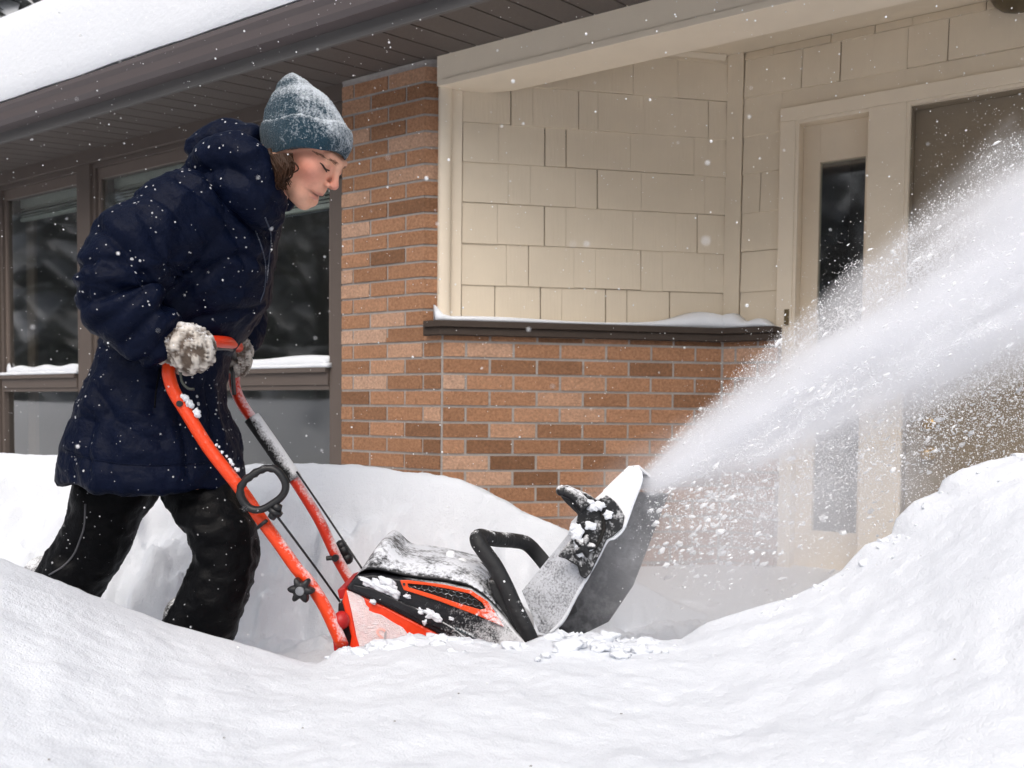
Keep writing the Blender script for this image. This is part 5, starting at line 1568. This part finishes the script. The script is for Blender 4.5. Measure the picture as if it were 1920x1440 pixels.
# cover: shoulder line up to the crest and down again
T_ = [(660, 1094), (684, 1060), (721, 1009), (757, 1036), (790, 1041), (830, 1046), (872, 1055), (905, 1068), (932, 1104), (962, 1160), (1002, 1222)]
cvm = []
S3 = smooth_path([at(*p, YB0 - .002) for p in S_], 4); T3 = smooth_path([at(*p, 2.09) for p in T_], 4)
prof_n = 7
Q = []
for i in range(len(S3)):
    a, b = S3[i], T3[i]
    row = []
    for t in np.linspace(0, 1, prof_n):
        p = a + (b - a) * np.array([t, 1 - math.cos(t * math.pi / 2) * 1.0 if False else t, math.sin(t * math.pi / 2)])
        row.append(p)
    m1 = b + np.array([0, 2 * (2.16 - b[1]), 0]); m0 = a + np.array([0, 2 * (2.16 - a[1]), 0])
    for t in np.linspace(0, 1, prof_n):
        row.append(m1 + (m0 - m1) * np.array([t, t, 1 - math.cos(t * math.pi / 2)]))
    Q.append(row)
cvm = MB(); nn = len(Q[0])
Qa = np.array(Q).reshape(-1, 3)
Qa[:, 2] += 0.006 * fbm(Qa, 14, 3, 83)
Q = Qa.reshape(len(Q), nn, 3)
cvm.loft([list(r) for r in Q], cap=True)
cover = obj('engine_cover', cvm, MT['cover'], blower, smooth=True, sub=1)
# tank cap knob with snow on it
cp = MB(); cp.tube([at(845, 1062, 2.12), at(845, 1050, 2.12)], [.020, .018], 14); cp.tube([at(845, 1050, 2.12), at(845, 1036, 2.12), at(845, 1033, 2.12)], [.010, .011, .006], 12)
cp.ball(at(866, 1055, 2.10), (.014, .016, .011), 10, 6); cp.ball(at(825, 1056, 2.10), (.016, .016, .009), 10, 6)
obj('cap_knob', cp, MT['defl'], blower, smooth=True)
hose = smooth_path([at(778, 1040, 2.20), at(815, 1042, 2.22), at(870, 1052, 2.2), (at(905, 1066, 2.16)), at(930, 1084, 2.12)], 5)
obj('hose', MB().tube(hose, [.012] * len(hose), 12), MT['black_rub'], blower, smooth=True)
# vent with orange frame and honeycomb
outer = [(750, 1088), (765, 1087.5), (833, 1096), (884, 1107), (915, 1128), (930, 1150), (946, 1176), (897, 1155), (826, 1128), (757, 1106)]
inner = [(764, 1094), (800, 1097), (840, 1104), (880, 1113), (904, 1130), (911, 1141), (900, 1143), (866, 1133), (818, 1117), (766, 1101)]
side_poly(inner, YB0 - .0062, .003, 'vent_back', MT['gap'], 0)
mb = MB()
n = len(outer)
yo, yi = YB0 - .013, YB0 - .0045
O0 = [at(*p, yo) for p in outer]; I0_ = [at(*p, yo) for p in inner]; O1 = [at(*p, yi) for p in outer]; I1 = [at(*p, yi) for p in inner]
mb.add(O0 + I0_ + O1 + I1, [(i, (i + 1) % n, n + (i + 1) % n, n + i) for i in range(n)] + [(2 * n + i, 3 * n + i, 3 * n + (i + 1) % n, 2 * n + (i + 1) % n) for i in range(n)]
       + [(i, 2 * n + i, 2 * n + (i + 1) % n, (i + 1) % n) for i in range(n)] + [(n + i, n + (i + 1) % n, 3 * n + (i + 1) % n, 3 * n + i) for i in range(n)])
vent = obj('vent_frame', mb, MT['accent'], blower, bevel=.0015)
hx_ = MB()
def inside(px, py, poly):
    c = False
    for i in range(len(poly)):
        x0, y0 = poly[i]; x1, y1 = poly[i - 1]
        if (y0 > py) != (y1 > py) and px < (x1 - x0) * (py - y0) / (y1 - y0) + x0: c = not c
    return c
hr_ = 7.2
for r in range(-3, 8):
    for c in range(0, 18):
        cx = 752 + c * hr_ * 1.75 + (r % 2) * hr_ * .87 + r * 1.2; cy = 1084 + r * hr_ * 1.28 + c * 2.6
        for k in range(6):
            q0, q1 = math.radians(60 * k + 40), math.radians(60 * k + 100)
            p0 = (cx + hr_ * math.cos(q0), cy + hr_ * .86 * math.sin(q0)); p1 = (cx + hr_ * math.cos(q1), cy + hr_ * .86 * math.sin(q1))
            if k < 3 and inside(*p0, inner) and inside(*p1, inner):
                hx_.tube([at(*p0, YB0 - .0085), at(*p1, YB0 - .0085)], .0011, 4, cap=False)
obj('honeycomb', hx_, MT['grille'], vent)
obj('bolt', MB().tube([at(757.5, 1095.5, YB0 - .014), at(757.5, 1095.5, YB0 - .011)], .0032, 10), MT['knob'], vent)

# carry handle
hp_ = [(998, 1206, 1.985), (985, 1178, 1.985), (966, 1140, 1.99), (948, 1100, 1.995), (928, 1062, 2.0), (908, 1034, 2.005), (896, 1015, 2.01), (900, 1006, 2.03), (930, 1011, 2.09), (965, 1014, 2.16), (988, 1020, 2.19), (1010, 1042, 2.21), (1035, 1075, 2.22), (1055, 1110, 2.22), (1070, 1150, 2.22)]
hq = smooth_path([at(*p) for p in hp_], 5)
obj('lift_handle', MB().tube(hq, [0.0175] * len(hq), 16), MT['black_rub'], blower, smooth=True)
side_poly([(940, 1092), (960, 1120), (985, 1165), (1000, 1205), (975, 1200), (955, 1165), (925, 1120), (915, 1090)], 1.99, .05, 'handle_base', MT['black_rub'], .004)
# auger housing, mostly buried
side_poly([(985, 1262), (1060, 1266), (1150, 1268), (1180, 1280), (1120, 1310), (980, 1310)], 1.99, .36, 'auger_housing', MT['black_pl'], .006)

# chute: a channel open towards the throw
def plate(name, pts, m, th=0.006, nrm=None, parent=None):
    P_ = [np.array(at(*p)) for p in pts]
    n_ = np.cross(P_[1] - P_[0], P_[2] - P_[0]); n_ /= np.linalg.norm(n_)
    if n_[1] < 0: n_ = -n_
    mb = MB(); k = len(P_)
    mb.add(P_ + [p + n_ * th for p in P_], [tuple(range(k)), tuple(range(2 * k - 1, k - 1, -1))] + [(i, k + i, k + (i + 1) % k, (i + 1) % k) for i in range(k)])
    return obj(name, mb, m, parent if parent else blower, bevel=.0015)
chute = empty_part = bpy.data.objects.new('chute', None)
COL.objects.link(chute); chute.parent = blower
cc = at(1070, 1080, 2.12); chute.location = Vector(cc) - Vector(blower.location)
MTc = MT['chute']
nw = [(978, 1108, 2.10), (1010, 1186, 2.08), (1030, 1190, 2.06), (1052, 1170, 2.045), (1078, 1120, 2.04), (1100, 1085, 2.035), (1137, 1016, 2.03), (1150, 1000, 2.03), (1076, 988, 2.09)]
plate('near_wall', nw, MTc, .006, parent=chute)
fw = [(1060, 1205, 2.25), (1140, 1166, 2.20), (1186, 1098, 2.18), (1253, 925, 2.17), (1160, 920, 2.27), (1075, 1010, 2.29), (1020, 1120, 2.30)]
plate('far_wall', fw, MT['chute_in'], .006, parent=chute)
bwp = [(979, 1108, 2.105), (1077, 988, 2.095), (1160, 905, 2.28), (1075, 1015, 2.295), (1018, 1120, 2.305)]
mb = MB(); P_ = [at(*p) for p in [(979, 1108, 2.106), (1077, 988, 2.096), (1150, 920, 2.26), (1075, 1008, 2.285), (1022, 1118, 2.295)]]
mb.add(P_ + [p + np.array([.006, 0, -.002]) for p in P_], [(0, 1, 2, 3, 4), (9, 8, 7, 6, 5)] + [(i, 5 + i, 5 + (i + 1) % 5, (i + 1) % 5) for i in range(5)])
obj('back_wall', mb, MTc, chute)
# base collar and lower front lip of the chute
obj('chute_base', MB().loft([[at(1060, 1190, 2.14) + np.array([.085 * math.cos(q) * k, .10 * math.sin(q) * k, h]) for q in np.linspace(0, 2 * math.pi, 28, endpoint=False)] for k, h in ((1.0, -.10), (1.0, -.065), (.9, -.05), (.7, -.048))]), MT['black_pl'], chute, smooth=True)
# rim of packed snow along the near edge
rim = smooth_path([at(1030, 1188, 2.045), at(1056, 1163, 2.04), at(1080, 1118, 2.035), at(1102, 1080, 2.03), at(1120, 1048, 2.03), at(1138, 1014, 2.025), at(1152, 1008, 2.025), at(1168, 992, 2.025), at(1182, 955, 2.03), at(1201, 905, 2.035), at(1201, 884, 2.04)], 5)
rm_ = MB(); rm_.tube(rim, list(.0035 + .002 * np.abs(fbm(rim, 30, 2, 5))), 8)
obj('snow_rim', rm_, MT['powder'], chute, smooth=True)
# deflector hood
df = [(1098, 1000, 2.03), (1137, 1014, 2.025), (1150, 1008, 2.02), (1168, 990, 2.02), (1183, 950, 2.025), (1202, 903, 2.03), (1203, 885, 2.035), (1197, 876, 2.04), (1178, 878, 2.045), (1165, 890, 2.05), (1130, 923, 2.06), (1100, 950, 2.07), (1070, 980, 2.08)]
hoodp = plate('deflector', df, MT['defl'], .006, parent=chute)
tp = [(1178, 878, 2.045), (1198, 876, 2.042), (1240, 905, 2.19), (1215, 890, 2.22), (1130, 923, 2.24), (1130, 923, 2.065)]
mb = MB(); P_ = [at(*p) for p in [(1178, 879, 2.047), (1198, 877, 2.044), (1238, 912, 2.175), (1190, 905, 2.25), (1140, 940, 2.27), (1131, 924, 2.065)]]
mb.add(P_ + [p + np.array([0, 0, .006]) for p in P_], [(0, 1, 2, 3, 4, 5), (11, 10, 9, 8, 7, 6)] + [(i, 6 + i, 6 + (i + 1) % 6, (i + 1) % 6) for i in range(6)])
obj('deflector_top', mb, MT['defl'], chute)
bk_ = [(1062, 944), (1052, 932), (1047, 922), (1052, 912), (1064, 910), (1082, 918), (1100, 925), (1120, 938), (1136, 927), (1152, 938), (1163, 952), (1172, 966), (1168, 990), (1150, 1006), (1138, 1012), (1128, 1034), (1120, 1050), (1108, 1075), (1098, 1086), (1088, 1080), (1083, 1062), (1060, 1048), (1046, 1044), (1072, 1010), (1080, 985), (1084, 965)]
bkt = MB().extrude([at(px, py, 2.016) for px, py in bk_], (0, .012, 0))
bracket = obj('deflector_bracket', bkt, MT['bracket'], chute, bevel=.003)
gr = smooth_path([at(1056, 921, 2.008), at(1078, 930, 2.008), at(1098, 952, 2.008)], 4)
gm_ = MB(); gm_.tube(gr, list(np.linspace(.011, .017, len(gr))), 12); gm_.ball(at(1053, 920, 2.008), .0125, 10, 6)
obj('deflector_grip', gm_, MT['bracket'], chute, smooth=True)
sl_ = smooth_path([at(1128, 960, 2.012), at(1133, 985, 2.012), at(1126, 1010, 2.012), at(1115, 1030, 2.012)], 4)
obj('bracket_slot', MB().tube(sl_, .0042, 8), MT['gap'], bracket, smooth=True)
kc = at(1095, 1024, 2.006)
kn2 = MB().loft([[kc + np.array([(0.020 + .006 * math.cos(5 * q)) * math.cos(q) * k, d, (0.020 + .006 * math.cos(5 * q)) * math.sin(q) * k]) for q in np.linspace(0, 2 * math.pi, 50, endpoint=False)] for k, d in ((.6, .012), (1, .008), (1, -.006), (.8, -.012), (.3, -.014))])
obj('deflector_knob', kn2, MT['bracket'], chute, smooth=True)
sc_ = MB()
for px, py, r in ((1088, 1020, .010), (1100, 1028, .009), (1090, 1036, .008), (1112, 950, .010), (1124, 948, .009), (1105, 943, .008), (1082, 1000, .012), (1078, 990, .010), (1140, 965, .008), (1108, 985, .009)):
    ico_lump(sc_, at(px, py, 2.004), (r * 1.2, r * .6, r), px, 2)
obj('packed_snow', sc_, MT['powder'], chute, smooth=True)['kind'] = 'stuff'

# ------------------------------------------------------------------ trees
MT['needles'] = mat('conifer_needles', (0.19, 0.20, 0.19), 0.9, var=0.4, vscale=2, frost=dict(t=0.56, up=0.16, s=1.1, s2=9, soft=0.16, max=0.75))
MT['bark'] = mat('bark', (0.07, 0.06, 0.052), 0.95, var=0.4, vscale=5, frost=dict(t=0.62, up=0.25, s=3, s2=20, soft=0.08, max=.8))
def conifer(mb, x, y, z, h, seed, n=420):
    rg_ = np.random.default_rng(seed)
    for k in range(n):
        t = rg_.random() ** 0.8
        zz = z + h * (0.08 + 0.92 * t); R = (1 - t) * h * 0.21 + 0.12
        q = rg_.random() * 2 * math.pi
        r0, r1 = R * rg_.uniform(0, .5), R * rg_.uniform(.7, 1.1)
        d = np.array([math.cos(q), math.sin(q), 0]); s_ = np.array([-d[1], d[0], 0])
        c = np.array([x, y, zz]); wd = 0.16 * R + .08
        mb.add([c + d * r0, c + d * (r0 + r1) / 2 + s_ * wd + [0, 0, -.12 * R], c + d * r1 + [0, 0, -.42 * R], c + d * (r0 + r1) / 2 - s_ * wd + [0, 0, -.12 * R], c + d * (r0 + r1) / 2 + [0, 0, -.26 * R]], [(0, 1, 4), (1, 2, 4), (2, 3, 4), (3, 0, 4)])
def bare(mb, x, y, z, h, seed):
    rg_ = np.random.default_rng(seed)
    def br(p, d, L_, r, lev):
        pts = [p]; dd = d
        for i in range(3):
            dd = dd + rg_.normal(0, .13, 3); dd /= np.linalg.norm(dd); pts.append(pts[-1] + dd * L_ / 3)
        mb.tube(pts, list(np.linspace(r, r * .55, 4)), 5 if lev < 2 else 3, cap=False)
        if lev < 3:
            for k in range(5 if lev < 2 else 4):
                q = rg_.normal(0, .65, 3); q[2] += .25
                nd = dd + q; nd /= np.linalg.norm(nd)
                br(pts[1 + rg_.integers(0, 3)], nd, L_ * .62, r * .5, lev + 1)
    br(np.array([x, y, z]), np.array([0, 0, 1.0]), h * .45, h * .018, 0)
wd_ = MB(); k = 0
for ang in np.arange(-200, 18, 3.6):
    for rad in (15, 20):
        a = math.radians(ang + random.uniform(-1.5, 1.5)); r = rad + random.uniform(-2, 2)
        x, y = -0.5 + r * math.sin(a), r * math.cos(a)
        if y > 6.5 and x > -9: continue
        conifer(wd_, x, y, 0.2, random.uniform(6.5, 10.5) * (r / 17), 100 + k, 150); k += 1
obj('woods', wd_, MT['needles'], None, kind='stuff', label='dark evergreen woods round the yard, mirrored in the windows', center=False)
wb = MB()
for i, (ang, r) in enumerate(((-96, 10), (-104, 11), (-86, 10.5), (-112, 12), (-78, 12), (-120, 10), (-130, 11), (-68, 11))):
    a = math.radians(ang); bare(wb, r * math.sin(a), r * math.cos(a), 0.2, 7.5, 40 + i)
obj('bare_trees', wb, MT['bark'], None, kind='stuff', label='bare snowy hardwoods across the yard, mirrored in the windows', center=False)
# the tree that shows over the roof in the top left corner
tp_ = at(10, 30, 11.0)
tree = empty('evergreen_tree', (float(tp_[0]) - .6, 11.0, 0.2), 'dark snow-dusted evergreen behind the roof in the top left corner', 'tree')
tm = MB(); conifer(tm, tp_[0] - .6, 11.0, 0.2, 10.5, 900, 2600)
obj('crown', tm, MT['needles'], tree)
obj('trunk', MB().tube([(tp_[0] - .6, 11, 0.1), (tp_[0] - .6, 11, 5), (tp_[0] - .55, 11, 10)], [.2, .13, .03], 10), MT['bark'], tree)

# ------------------------------------------------------------------ thrown snow
def points_obj(name, P, R, m, kind, label):
    """a cloud of little balls of snow: mesh points turned to spheres by geometry nodes"""
    me = bpy.data.meshes.new(name)
    me.vertices.add(len(P)); me.vertices.foreach_set('co', np.asarray(P, np.float32).ravel())
    a = me.attributes.new('rad', 'FLOAT', 'POINT'); a.data.foreach_set('value', np.asarray(R, np.float32))
    o = bpy.data.objects.new(name, me); COL.objects.link(o); me.materials.append(m)
    g = bpy.data.node_groups.new(name, 'GeometryNodeTree')
    g.interface.new_socket('Geometry', in_out='INPUT', socket_type='NodeSocketGeometry'); g.interface.new_socket('Geometry', in_out='OUTPUT', socket_type='NodeSocketGeometry')
    gi, go = g.nodes.new('NodeGroupInput'), g.nodes.new('NodeGroupOutput')
    mp = g.nodes.new('GeometryNodeMeshToPoints'); na = g.nodes.new('GeometryNodeInputNamedAttribute'); na.data_type = 'FLOAT'; na.inputs[0].default_value = 'rad'
    sm = g.nodes.new('GeometryNodeSetMaterial'); sm.inputs['Material'].default_value = m
    g.links.new(gi.outputs[0], mp.inputs['Mesh']); g.links.new(na.outputs[0], mp.inputs['Radius']); g.links.new(mp.outputs[0], sm.inputs['Geometry']); g.links.new(sm.outputs[0], go.inputs[0])
    md = o.modifiers.new('points', 'NODES'); md.node_group = g
    o['kind'] = kind; o['label'] = label
    return o
def grain_mat():
    m = bpy.data.materials.new('snow_grain'); m.use_nodes = True
    nt = m.node_tree; nt.nodes.clear()
    o = nt.nodes.new('ShaderNodeOutputMaterial'); d = nt.nodes.new('ShaderNodeBsdfDiffuse'); t = nt.nodes.new('ShaderNodeBsdfTranslucent')
    d.inputs[0].default_value = (0.97, 0.975, 0.985, 1); t.inputs[0].default_value = (0.97, 0.975, 0.985, 1)
    mx = nt.nodes.new('ShaderNodeMixShader'); mx.inputs[0].default_value = 0.45
    nt.links.new(d.outputs[0], mx.inputs[1]); nt.links.new(t.outputs[0], mx.inputs[2]); nt.links.new(mx.outputs[0], o.inputs[0])
    return m
MT['grain'] = grain_mat()

def plume_axis(t):
    """centre line and half height (photo pixels) of the jet, t = 0 at the chute"""
    px = 1205 + 800 * t
    py = np.interp(t, [0, .12, .25, .5, .75, .9, 1.0, 1.15], [918, 856, 800, 668, 552, 472, 435, 370])
    hw = np.interp(t, [0, .12, .25, .5, .75, .9, 1.0, 1.15], [26, 58, 96, 140, 175, 200, 212, 220])
    return px, py, hw
NG = 330000
jets = 46
jt = RNG.normal(0, 0.36, (jets, 2)); jw = RNG.gamma(1.6, 1, jets); jw /= jw.sum(); js = RNG.uniform(0.035, 0.15, jets)
ji = RNG.choice(jets, NG, p=jw)
t = RNG.random(NG) ** 0.62 * 1.15
puls = vn(np.stack([t * 9 + ji * 3.1, ji * 1.7, 0 * t], 1), 1.0, 91)
keep = RNG.random(NG) < 0.62 + 0.5 * puls
t, ji = t[keep], ji[keep]
n = len(t)
off = jt[ji] + RNG.normal(0, 1, (n, 2)) * js[ji][:, None]
halo = RNG.random(n) < 0.15
off[halo] = RNG.normal(0, 0.50, (halo.sum(), 2))
# swirls carry the grains of the jet
off += 0.16 * np.stack([vn(np.stack([t * 14, off[:, 0] * 2.2, off[:, 1] * 2.2], 1), 1, 93), vn(np.stack([t * 14, off[:, 0] * 2.2, off[:, 1] * 2.2], 1), 1, 95)], 1)
px, py, hw = plume_axis(t)
slope = np.array([0.80, 0.60])
ppx = px + off[:, 0] * hw * 0.53; ppy = py + off[:, 0] * hw * 0.80
Yc = 2.13 - 0.10 * t + off[:, 1] * hw / 1750 * 2.1 * 0.9
dirs = np.stack([(ppx - PX) / F_PX, (ppy - PY) / F_PX, np.ones(n)], 1) @ RC
PG = CAM + dirs * (Yc / dirs[:, 1])[:, None]
RG = 0.00035 + 0.00042 * RNG.gamma(1.1, 0.7, n)
RG[halo] *= 0.8
points_obj('snow_plume', PG, np.clip(RG, .00035, .0022), MT['grain'], 'stuff', 'white jet of fine snow thrown from the chute up to the right')
# powder that sifts down under the jet
n = 34000
t = RNG.random(n) ** .75 * 1.0
px, py, hw = plume_axis(t)
drop = RNG.gamma(1.5, 70, n) * (0.7 + .6 * t)
ppx = px + RNG.normal(0, 40, n) + 20; ppy = py + hw * .75 + drop
Yc = 2.12 - .05 * t + RNG.normal(0, .08, n)
dirs = np.stack([(ppx - PX) / F_PX, (ppy - PY) / F_PX, np.ones(n)], 1) @ RC
PG = CAM + dirs * (Yc / dirs[:, 1])[:, None]
points_obj('snow_powder', PG, np.clip(0.0003 + 0.00045 * RNG.gamma(1.2, .7, n), .0003, .0024), MT['grain'], 'stuff', 'fine powder sifting down below the thrown snow')
# clumps that drop out of the jet
cm = MB()
dl = np.array([0.80, 0, 0.60])
for k in range(850):
    if k < 250 or k > 520: px, py = random.gauss(1335, 80), random.gauss(985, 60)
    elif k < 430: px, py = random.gauss(1640, 110), random.gauss(915, 70)
    else: px, py = random.gauss(1790, 80), random.gauss(810, 45)
    tt = (px - 1205) / 800
    if py < plume_axis(tt)[1] + plume_axis(tt)[2] * .5 or px < 1215: continue
    c = at(px, py, random.gauss(2.10, .07))
    r = 0.0013 + 0.0018 * random.random() ** 2 + (0.0036 * random.random() if random.random() < .22 else 0)
    o_ = len(cm.v); ico_lump(cm, (0, 0, 0), (r * random.uniform(1.1, 2.2), r, r * .85), k, 1)
    a = math.radians(random.gauss(28, 14)); ca, sa = math.cos(a), math.sin(a)
    for i in range(o_, len(cm.v)):
        x, y, z = cm.v[i]; cm.v[i] = (c[0] + x * ca - z * sa, c[1] + y, c[2] + x * sa + z * ca)
for k in range(620):                                  # ragged bits carried along the near side of the jet
    tt = random.random() ** .8; px, py, hw_ = plume_axis(tt); o1 = random.gauss(0, .42)
    c = at(px + o1 * hw_ * .53, py + o1 * hw_ * .8, 2.13 - .1 * tt - hw_ / 1750 * 2.1 * abs(random.gauss(.45, .25)))
    r = 0.0009 + 0.0016 * random.random() ** 2 + (0.002 if random.random() < .06 else 0)
    o_ = len(cm.v); ico_lump(cm, (0, 0, 0), (r * random.uniform(1.5, 2.8), r, r * .8), 2000 + k, 1)
    a = math.radians(random.gauss(33, 9)); ca, sa = math.cos(a), math.sin(a)
    for i in range(o_, len(cm.v)):
        x, y, z = cm.v[i]; cm.v[i] = (c[0] + x * ca - z * sa, c[1] + y, c[2] + x * sa + z * ca)
obj('snow_clumps', cm, MT['grain'], None, smooth=True, kind='stuff', label='loose clumps of snow falling out of the thrown jet')

# mist of finest snow: volumes with soft edges
def volume_mat(name, dens, nscale, stretch, lo, hi, fall, base=0.0):
    m = bpy.data.materials.new(name); m.use_nodes = True
    nt = m.node_tree; nt.nodes.clear()
    o = nt.nodes.new('ShaderNodeOutputMaterial'); v = nt.nodes.new('ShaderNodeVolumePrincipled')
    v.inputs['Color'].default_value = (0.97, 0.975, 0.99, 1); v.inputs['Anisotropy'].default_value = 0.2
    tc = nt.nodes.new('ShaderNodeTexCoord').outputs['Object']
    sp = nt.nodes.new('ShaderNodeSeparateXYZ'); nt.links.new(tc, sp.inputs[0])
    x, y, z = sp.outputs
    n_ = noise(nt, tc, nscale, 5, 0.62, stretch)
    nn_ = nt.nodes.new('ShaderNodeMapRange'); nn_.inputs[1].default_value = lo; nn_.inputs[2].default_value = hi; nt.links.new(n_, nn_.inputs[0])
    r = fall(nt, x, y, z)
    d = mth(nt, 'MULTIPLY', mth(nt, 'MULTIPLY', mth(nt, 'ADD', nn_.outputs[0], base), r), dens)
    nt.links.new(d, v.inputs['Density']); nt.links.new(v.outputs[0], o.inputs['Volume'])
    return m
# the jet mist: local x runs along the jet
p0 = at(1200, 915, 2.13); p1 = at(2010, 425, 2.03)
ax = p1 - p0; LEN = np.linalg.norm(ax); ax /= LEN
yy_ = np.cross(np.array([0, 0, 1.0]), ax); yy_ /= np.linalg.norm(yy_); zz_ = np.cross(ax, yy_)
def jet_fall(nt, x, y, z):
    s = mth(nt, 'DIVIDE', x, LEN)
    R = mth(nt, 'ADD', 0.028, mth(nt, 'MULTIPLY', mth(nt, 'POWER', s, 0.80), 0.265))
    bend = mth(nt, 'MULTIPLY', mth(nt, 'MULTIPLY', s, mth(nt, 'SUBTRACT', 1.0, s)), -0.07)
    rr = mth(nt, 'SQRT', mth(nt, 'ADD', mth(nt, 'MULTIPLY', y, y), mth(nt, 'POWER', mth(nt, 'SUBTRACT', z, bend), 2.0)))
    f = mth(nt, 'SUBTRACT', 1.0, mth(nt, 'DIVIDE', rr, R), True)
    return mth(nt, 'MULTIPLY', mth(nt, 'POWER', f, 1.3), mth(nt, 'MULTIPLY', mth(nt, 'DIVIDE', 0.10, mth(nt, 'ADD', R, .02)), mth(nt, 'MULTIPLY', mth(nt, 'MULTIPLY', s, 45, True), 1.0)))
jm = volume_mat('jet_mist', 185, 8.5, (0.20, 1.9, 1.9), 0.43, 0.63, jet_fall, 0.06)
rings = []
for q in np.linspace(0, LEN, 14):
    R = 0.036 + (q / LEN) ** .80 * 0.27
    rings.append([(q, R * math.cos(u_), R * math.sin(u_)) for u_ in np.linspace(0, 2 * math.pi, 20, endpoint=False)])
jb = MB().loft(rings)
me = bpy.data.meshes.new('snow_mist'); me.from_pydata(jb.v, [], jb.f)
bm_ = bmesh.new(); bm_.from_mesh(me); bmesh.ops.recalc_face_normals(bm_, faces=bm_.faces); bm_.to_mesh(me); bm_.free()
me.materials.append(jm)
jo = bpy.data.objects.new('snow_mist', me); COL.objects.link(jo)
Mx = Matrix.Identity(4)
for i in range(3): Mx[i][0], Mx[i][1], Mx[i][2], Mx[i][3] = ax[i], yy_[i], zz_[i], p0[i]
jo.matrix_world = Mx
jo['kind'] = 'stuff'; jo['label'] = 'soft white mist inside the thrown jet of snow'
# drifting powder below the jet in front of the door frame
def veil_fall(nt, x, y, z):
    rr = mth(nt, 'ADD', mth(nt, 'ADD', mth(nt, 'POWER', mth(nt, 'DIVIDE', x, 0.52), 2), mth(nt, 'POWER', mth(nt, 'DIVIDE', y, .22), 2)), mth(nt, 'POWER', mth(nt, 'DIVIDE', z, .30), 2))
    return mth(nt, 'SUBTRACT', 1.0, rr, True)
vm = volume_mat('veil_mist', 9.0, 4.0, (1, 1, 1), 0.25, 0.75, veil_fall)
vc = at(1400, 985, 2.14)
vb = MB().ball((0, 0, 0), (.52, .22, .30), 24, 14)
me = bpy.data.meshes.new('powder_veil'); me.from_pydata(vb.v, [], vb.f)
bm_ = bmesh.new(); bm_.from_mesh(me); bmesh.ops.recalc_face_normals(bm_, faces=bm_.faces); bm_.to_mesh(me); bm_.free()
me.materials.append(vm); vo = bpy.data.objects.new('powder_veil', me); COL.objects.link(vo); vo.location = vc; vo.rotation_euler = (0, math.radians(-20), 0)
vo['kind'] = 'stuff'; vo['label'] = 'thin veil of drifting powder below the jet'

# ------------------------------------------------------------------ falling snow
NFL = 4600
fd = 0.45 + (4.6 - 0.45) * RNG.random(NFL) ** (1 / 2.2)
fpx = RNG.uniform(-60, 1980, NFL); fpy = RNG.uniform(-60, 1500, NFL)
dirs = np.stack([(fpx - PX) / F_PX, (fpy - PY) / F_PX, np.ones(NFL)], 1) @ RC
PFl = CAM + dirs * (fd / dirs[:, 1])[:, None]
rel = PFl - K0
wA = rel @ n_a
ok = (wA > 0.08) | (PFl[:, 0] > 0.1) & (rel @ n_b > 0.1)
ok &= PFl[:, 2] > snow_h(PFl[:, 0], PFl[:, 1])[0]
rad = 0.0005 + 0.00065 * RNG.gamma(1.4, .55, NFL)
rad = np.where(fd < 1.0, rad * 0.8, rad)
points_obj('falling_snow', PFl[ok], np.clip(rad[ok], .0004, .0025), MT['grain'], 'stuff', 'snowflakes falling through the air in front of the house')
